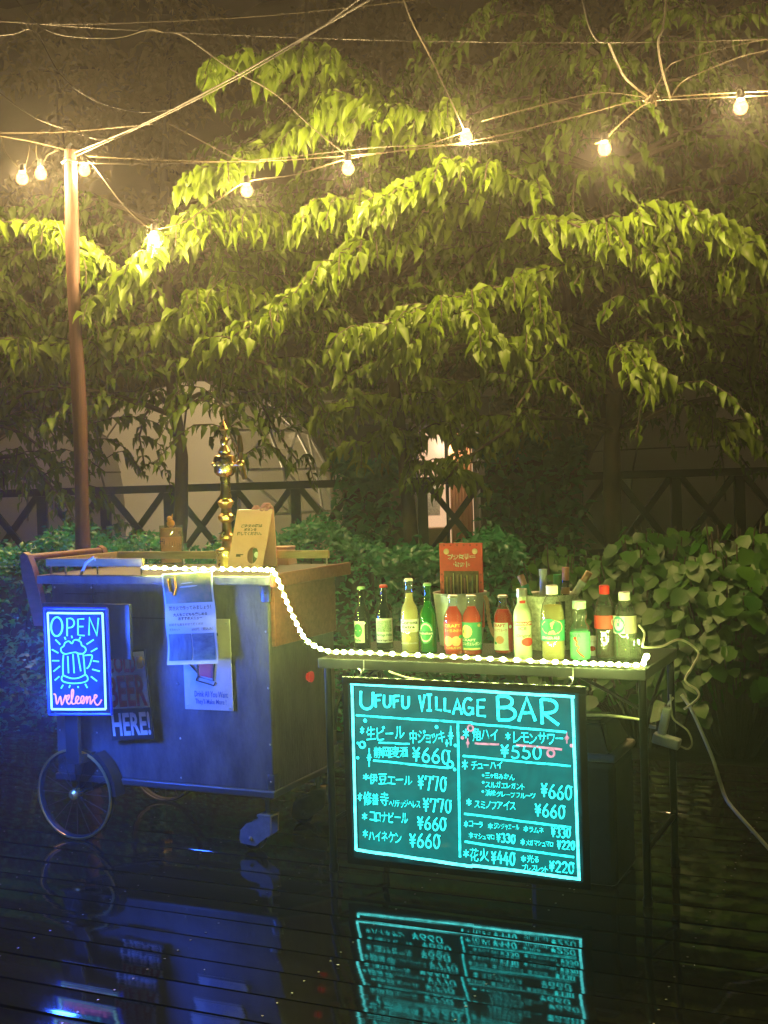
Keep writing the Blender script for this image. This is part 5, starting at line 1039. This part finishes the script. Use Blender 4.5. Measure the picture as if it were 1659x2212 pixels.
cherry(Vector((aty(380, 1100, 8.0).x, 8.0, G0)), (.0, .1), 3.3, (1.8, 2.05, 2.35, 2.7, 3.0), 'cherry tree with forked trunk behind the beer tower', hA, 3, 1.45)
cherry(Vector((aty(882, 1100, 8.3).x, 8.3, G0)), (-.1, .1), 4.3, (2.05, 2.35, 2.7, 3.05, 3.45, 3.9), 'tallest cherry tree in the middle, before the lit cabin', hB, 5, 1.35)
cherry(Vector((aty(1330, 1100, 7.8).x, 7.8, G0)), (.05, .1), 4.3, (1.6, 1.85, 2.15, 2.5, 2.85, 3.25, 3.6, 3.95), 'cherry tree with thick trunk behind the broad leaved shrubs at right', hC, 8, 1.5, .07)
cherry(Vector((-3.0, 8.4, G0)), (.1, 0), 3.2, (1.4, 1.7, 2.1, 2.5, 2.9), 'cherry tree at far left edge behind the post', [], 11, 1.3)
cherry(Vector((3.1, 8.4, G0)), (-.1, 0), 3.6, (1.9, 2.3, 2.7, 3.1, 3.5), 'cherry tree at far right edge', [], 13, 1.3)
# hedge of small leaves
random.seed(21)
def hedge(name, label, x0, x1, y0, y1, h, n, size, m, seed, rnd=False, cat='hedge'):
    r_ = np.random.default_rng(seed); e = thing(name, label, cat, ((x0 + x1) / 2, (y0 + y1) / 2, G0)); cx_, cy_ = (x0 + x1) / 2, (y0 + y1) / 2
    X = r_.uniform(x0, x1, n); top = r_.random(n) < .42; dep = r_.random(n) ** 2 * .28
    hh = h + .05 * np.sin(X * 5 + seed) + .04 * np.sin(X * 13) + r_.normal(0, .025, n)
    Z = np.where(top, hh - dep * .5, r_.uniform(.05, 1, n) * hh); Y = np.where(top, r_.uniform(y0, y1, n), y0 + dep + .06 * np.sin(X * 9 + Z * 7))
    D = np.stack([r_.normal(0, .8, n), -.5 + r_.normal(0, .5, n), r_.normal(.1, .5, n) - (.5 if rnd else 0)], 1); N = np.stack([r_.normal(0, .4, n), -.6 + r_.normal(0, .3, n), .8 + r_.normal(0, .3, n)], 1); Ln = size * r_.uniform(.6, 1.3, n)
    P = np.stack([X - cx_, Y - cy_, Z], 1); leaves('foliage', m, P, D, N, Ln, Ln * (.85 if rnd else .5), e, droop=.15, fold=.12, rnd=rnd)
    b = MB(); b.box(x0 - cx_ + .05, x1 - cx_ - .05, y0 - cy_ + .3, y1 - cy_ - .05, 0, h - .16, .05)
    for i in range(int((x1 - x0) / .3)): x = x0 - cx_ + .15 + i * .3; b.tube([(x, y0 - cy_ + .2, 0), (x + random.uniform(-.1, .1), y0 - cy_ + .15, h * .5), (x + random.uniform(-.15, .15), y0 - cy_ + .1, h * .9)], .006, 5)
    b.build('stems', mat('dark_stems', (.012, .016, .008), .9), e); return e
hedge('clipped_hedge', 'low hedge of small leaves behind the cart', -3.6, -.02, 6.75, 7.4, 1.14, 15000, .042, M_hedge, 4)
hedge('leafy_hedge', 'loose dark hedge behind the bottles at middle', 0.0, .75, 6.7, 7.4, 1.03, 3400, .06, M_hedge, 5)
# broad-leaved shrubs: rounded mounds of heart-shaped leaves
def shrub(x, y, rad, h, n, size, label, seed):
    r_ = np.random.default_rng(seed); random.seed(seed); e = thing('broad_leaf_shrub', label, 'shrub', (x, y, G0), 0, 'broad leaved shrubs at right'); P = []; D = []; N = []; L = []; W = []; st = MB()
    for i in range(n // 6):
        a = random.uniform(0, 6.28); el = random.uniform(.05, 1.45); q = Vector((math.cos(a) * math.cos(el) * rad, math.sin(a) * math.cos(el) * rad, h * (.35 + .65 * math.sin(el)) * random.uniform(.85, 1.05)))
        st.tube(smoothpts([(q.x * .2, q.y * .2, 0), (q.x * .6, q.y * .6, q.z * .6), q], 3), .004, 5, caps=False)
        for j in range(6):
            b_ = random.uniform(0, 6.28); dd = Vector((math.cos(b_), math.sin(b_), -.35)) + Vector((q.x, q.y, 0)) * .8; P.append(q + dd * .03 - Vector((0, 0, .05 * j * .5))); D.append(dd + Vector((0, 0, -.5))); N.append(Vector((q.x * .8, q.y * .8 - .4, .8)) + Vector((random.uniform(-.3, .3), random.uniform(-.3, .3), 0))); l = size * random.uniform(.6, 1.2); L.append(l); W.append(l * random.uniform(.78, .92))
    st.build('stems', M_bark, e); leaves('foliage', M_hyd, P, D, N, L, W, e, droop=.12, fold=.15, rnd=True)
for i, a in enumerate([(.95, 6.75, .40, 1.05, 800, .075, 'broad leaved shrub just right of the ice bucket'), (1.35, 6.5, .42, 1.12, 820, .09, 'broad leaved shrub behind the cola bottle'), (1.75, 6.2, .45, 1.18, 860, .10, 'large broad leaved shrub above the table corner'), (2.15, 6.3, .48, 1.26, 860, .10, 'tallest broad leaved shrub at right edge'), (2.6, 6.6, .5, 1.2, 600, .10, 'broad leaved shrub partly cut by the right edge'), (1.55, 6.9, .45, 1.15, 600, .085, 'shrub behind the front broad leaved shrubs')]): shrub(*a, 40 + i)
hedge('evergreen_bush', 'dark evergreen bush between the tent and the lit cabin', aty(725, 1100, 9).x, aty(860, 1100, 9).x, 9.0, 9.5, 1.55, 1300, .09, M_hedge, 9, cat='bush')
hedge('evergreen_bush', 'dark evergreen bush right of the lit cabin', aty(1045, 1100, 9.2).x, aty(1265, 1100, 9.2).x, 9.2, 9.7, 1.75, 1800, .09, M_hedge, 10, cat='bush')
# forest on the hillside: tall dim trees
def fartree(x, y, H, cr, n, seed, label, z0=-.2):
    r_ = np.random.default_rng(seed); random.seed(seed); e = thing('forest_tree', label, 'tree', (x, y, z0), 0, 'tall trees on the dark hillside'); wd = MB()
    tp = [Vector((.15 * math.sin(i + seed), .1 * math.cos(i), H * i / 8)) for i in range(9)]; wd.tube(tp, [.16 - .016 * i for i in range(9)], 8)
    P = []; D = []; N = []; L = []
    for i in range(26):
        u = random.uniform(.22, 1); a = random.uniform(0, 6.28); ln = cr * (1.15 - .75 * u) * random.uniform(.6, 1.1); p0 = Vector((0, 0, H * u)); L_ = [p0 + Vector((math.cos(a), math.sin(a), 0)) * ln * k / 5 + Vector((0, 0, .25 * k / 5 - .5 * (k / 5) ** 2)) for k in range(6)]; wd.tube(L_, [.035 - .006 * k for k in range(6)], 5, caps=False)
        m_ = n // 26; k = r_.random(m_) ** .7 * 5; ki = np.minimum(k.astype(int), 4); fr = k - ki; La = np.array([p[:] for p in L_]); q = La[ki] * (1 - fr[:, None]) + La[ki + 1] * fr[:, None]; q = q + r_.normal(0, .22, (m_, 3)) * np.array([1, 1, .6]); P.append(q)
    P = np.concatenate(P); m_ = len(P); D = np.stack([r_.normal(0, .7, m_), r_.normal(0, .7, m_), -.5 + r_.normal(0, .4, m_)], 1); N = np.stack([r_.normal(0, .5, m_), -.3 + r_.normal(0, .5, m_), np.full(m_, .8)], 1); Ln = r_.uniform(.14, .28, m_)
    wd.build('trunk', mat('far_bark', (.10, .075, .045), .9, var=(.06, .045, .03), vscale=3), e); leaves('crown', M_far, P, D, N, Ln, Ln * .5, e)
far = [(-7.5, 19, 8, 2.4), (-5.2, 21, 10, 2.6), (-3.2, 19.5, 9, 2.3), (-1.2, 21.5, 11, 2.6), (.6, 19.5, 9.5, 2.3), (2.6, 21, 10.5, 2.6), (4.6, 19.5, 9, 2.4), (6.8, 21, 10, 2.6), (-4.2, 24, 11, 2.8), (-.2, 25, 11.5, 2.8), (3.8, 24.5, 11.5, 2.8), (7.5, 26, 11, 2.8)]
nm = ['forest tree at far left behind the low tent', 'forest tree behind the post', 'forest tree above the large dome tent', 'forest tree behind the tallest cherry crown', 'forest tree right of the lit cabin', 'forest tree with pale trunk behind the ropes at right', 'forest tree above the tan tent', 'forest tree behind the far right edge', 'farther forest tree high on the slope at left', 'farther forest tree high on the slope at centre', 'farther forest tree high on the slope at right', 'farther forest tree at the right end of the slope']
for i, a in enumerate(far): fartree(*a, 3400, 60 + i, nm[i], -.3 if a[1] < 22 else .8)

# ================================================================== ADDED HAZE, IMITATES LENS GLOW
if True:
    b = MB(); b.box(-14, 14, -4, 30, -1.2, 14.5); hz = b.build('haze', None); hz.data.materials.clear()
    m = bpy.data.materials.new('glow_haze'); m.use_nodes = True; n = m.node_tree.nodes
    for x in list(n): n.remove(x)
    o = n.new('ShaderNodeOutputMaterial'); v = n.new('ShaderNodeVolumePrincipled'); v.inputs['Color'].default_value = (.9, .9, .9, 1); v.inputs['Density'].default_value = .0068; v.inputs['Anisotropy'].default_value = 0.78
    m.node_tree.links.new(v.outputs[0], o.inputs['Volume']); hz.data.materials.append(m); tag(hz, kind='stuff')
for o in bpy.data.objects:
    if '_o' in o: del o['_o']
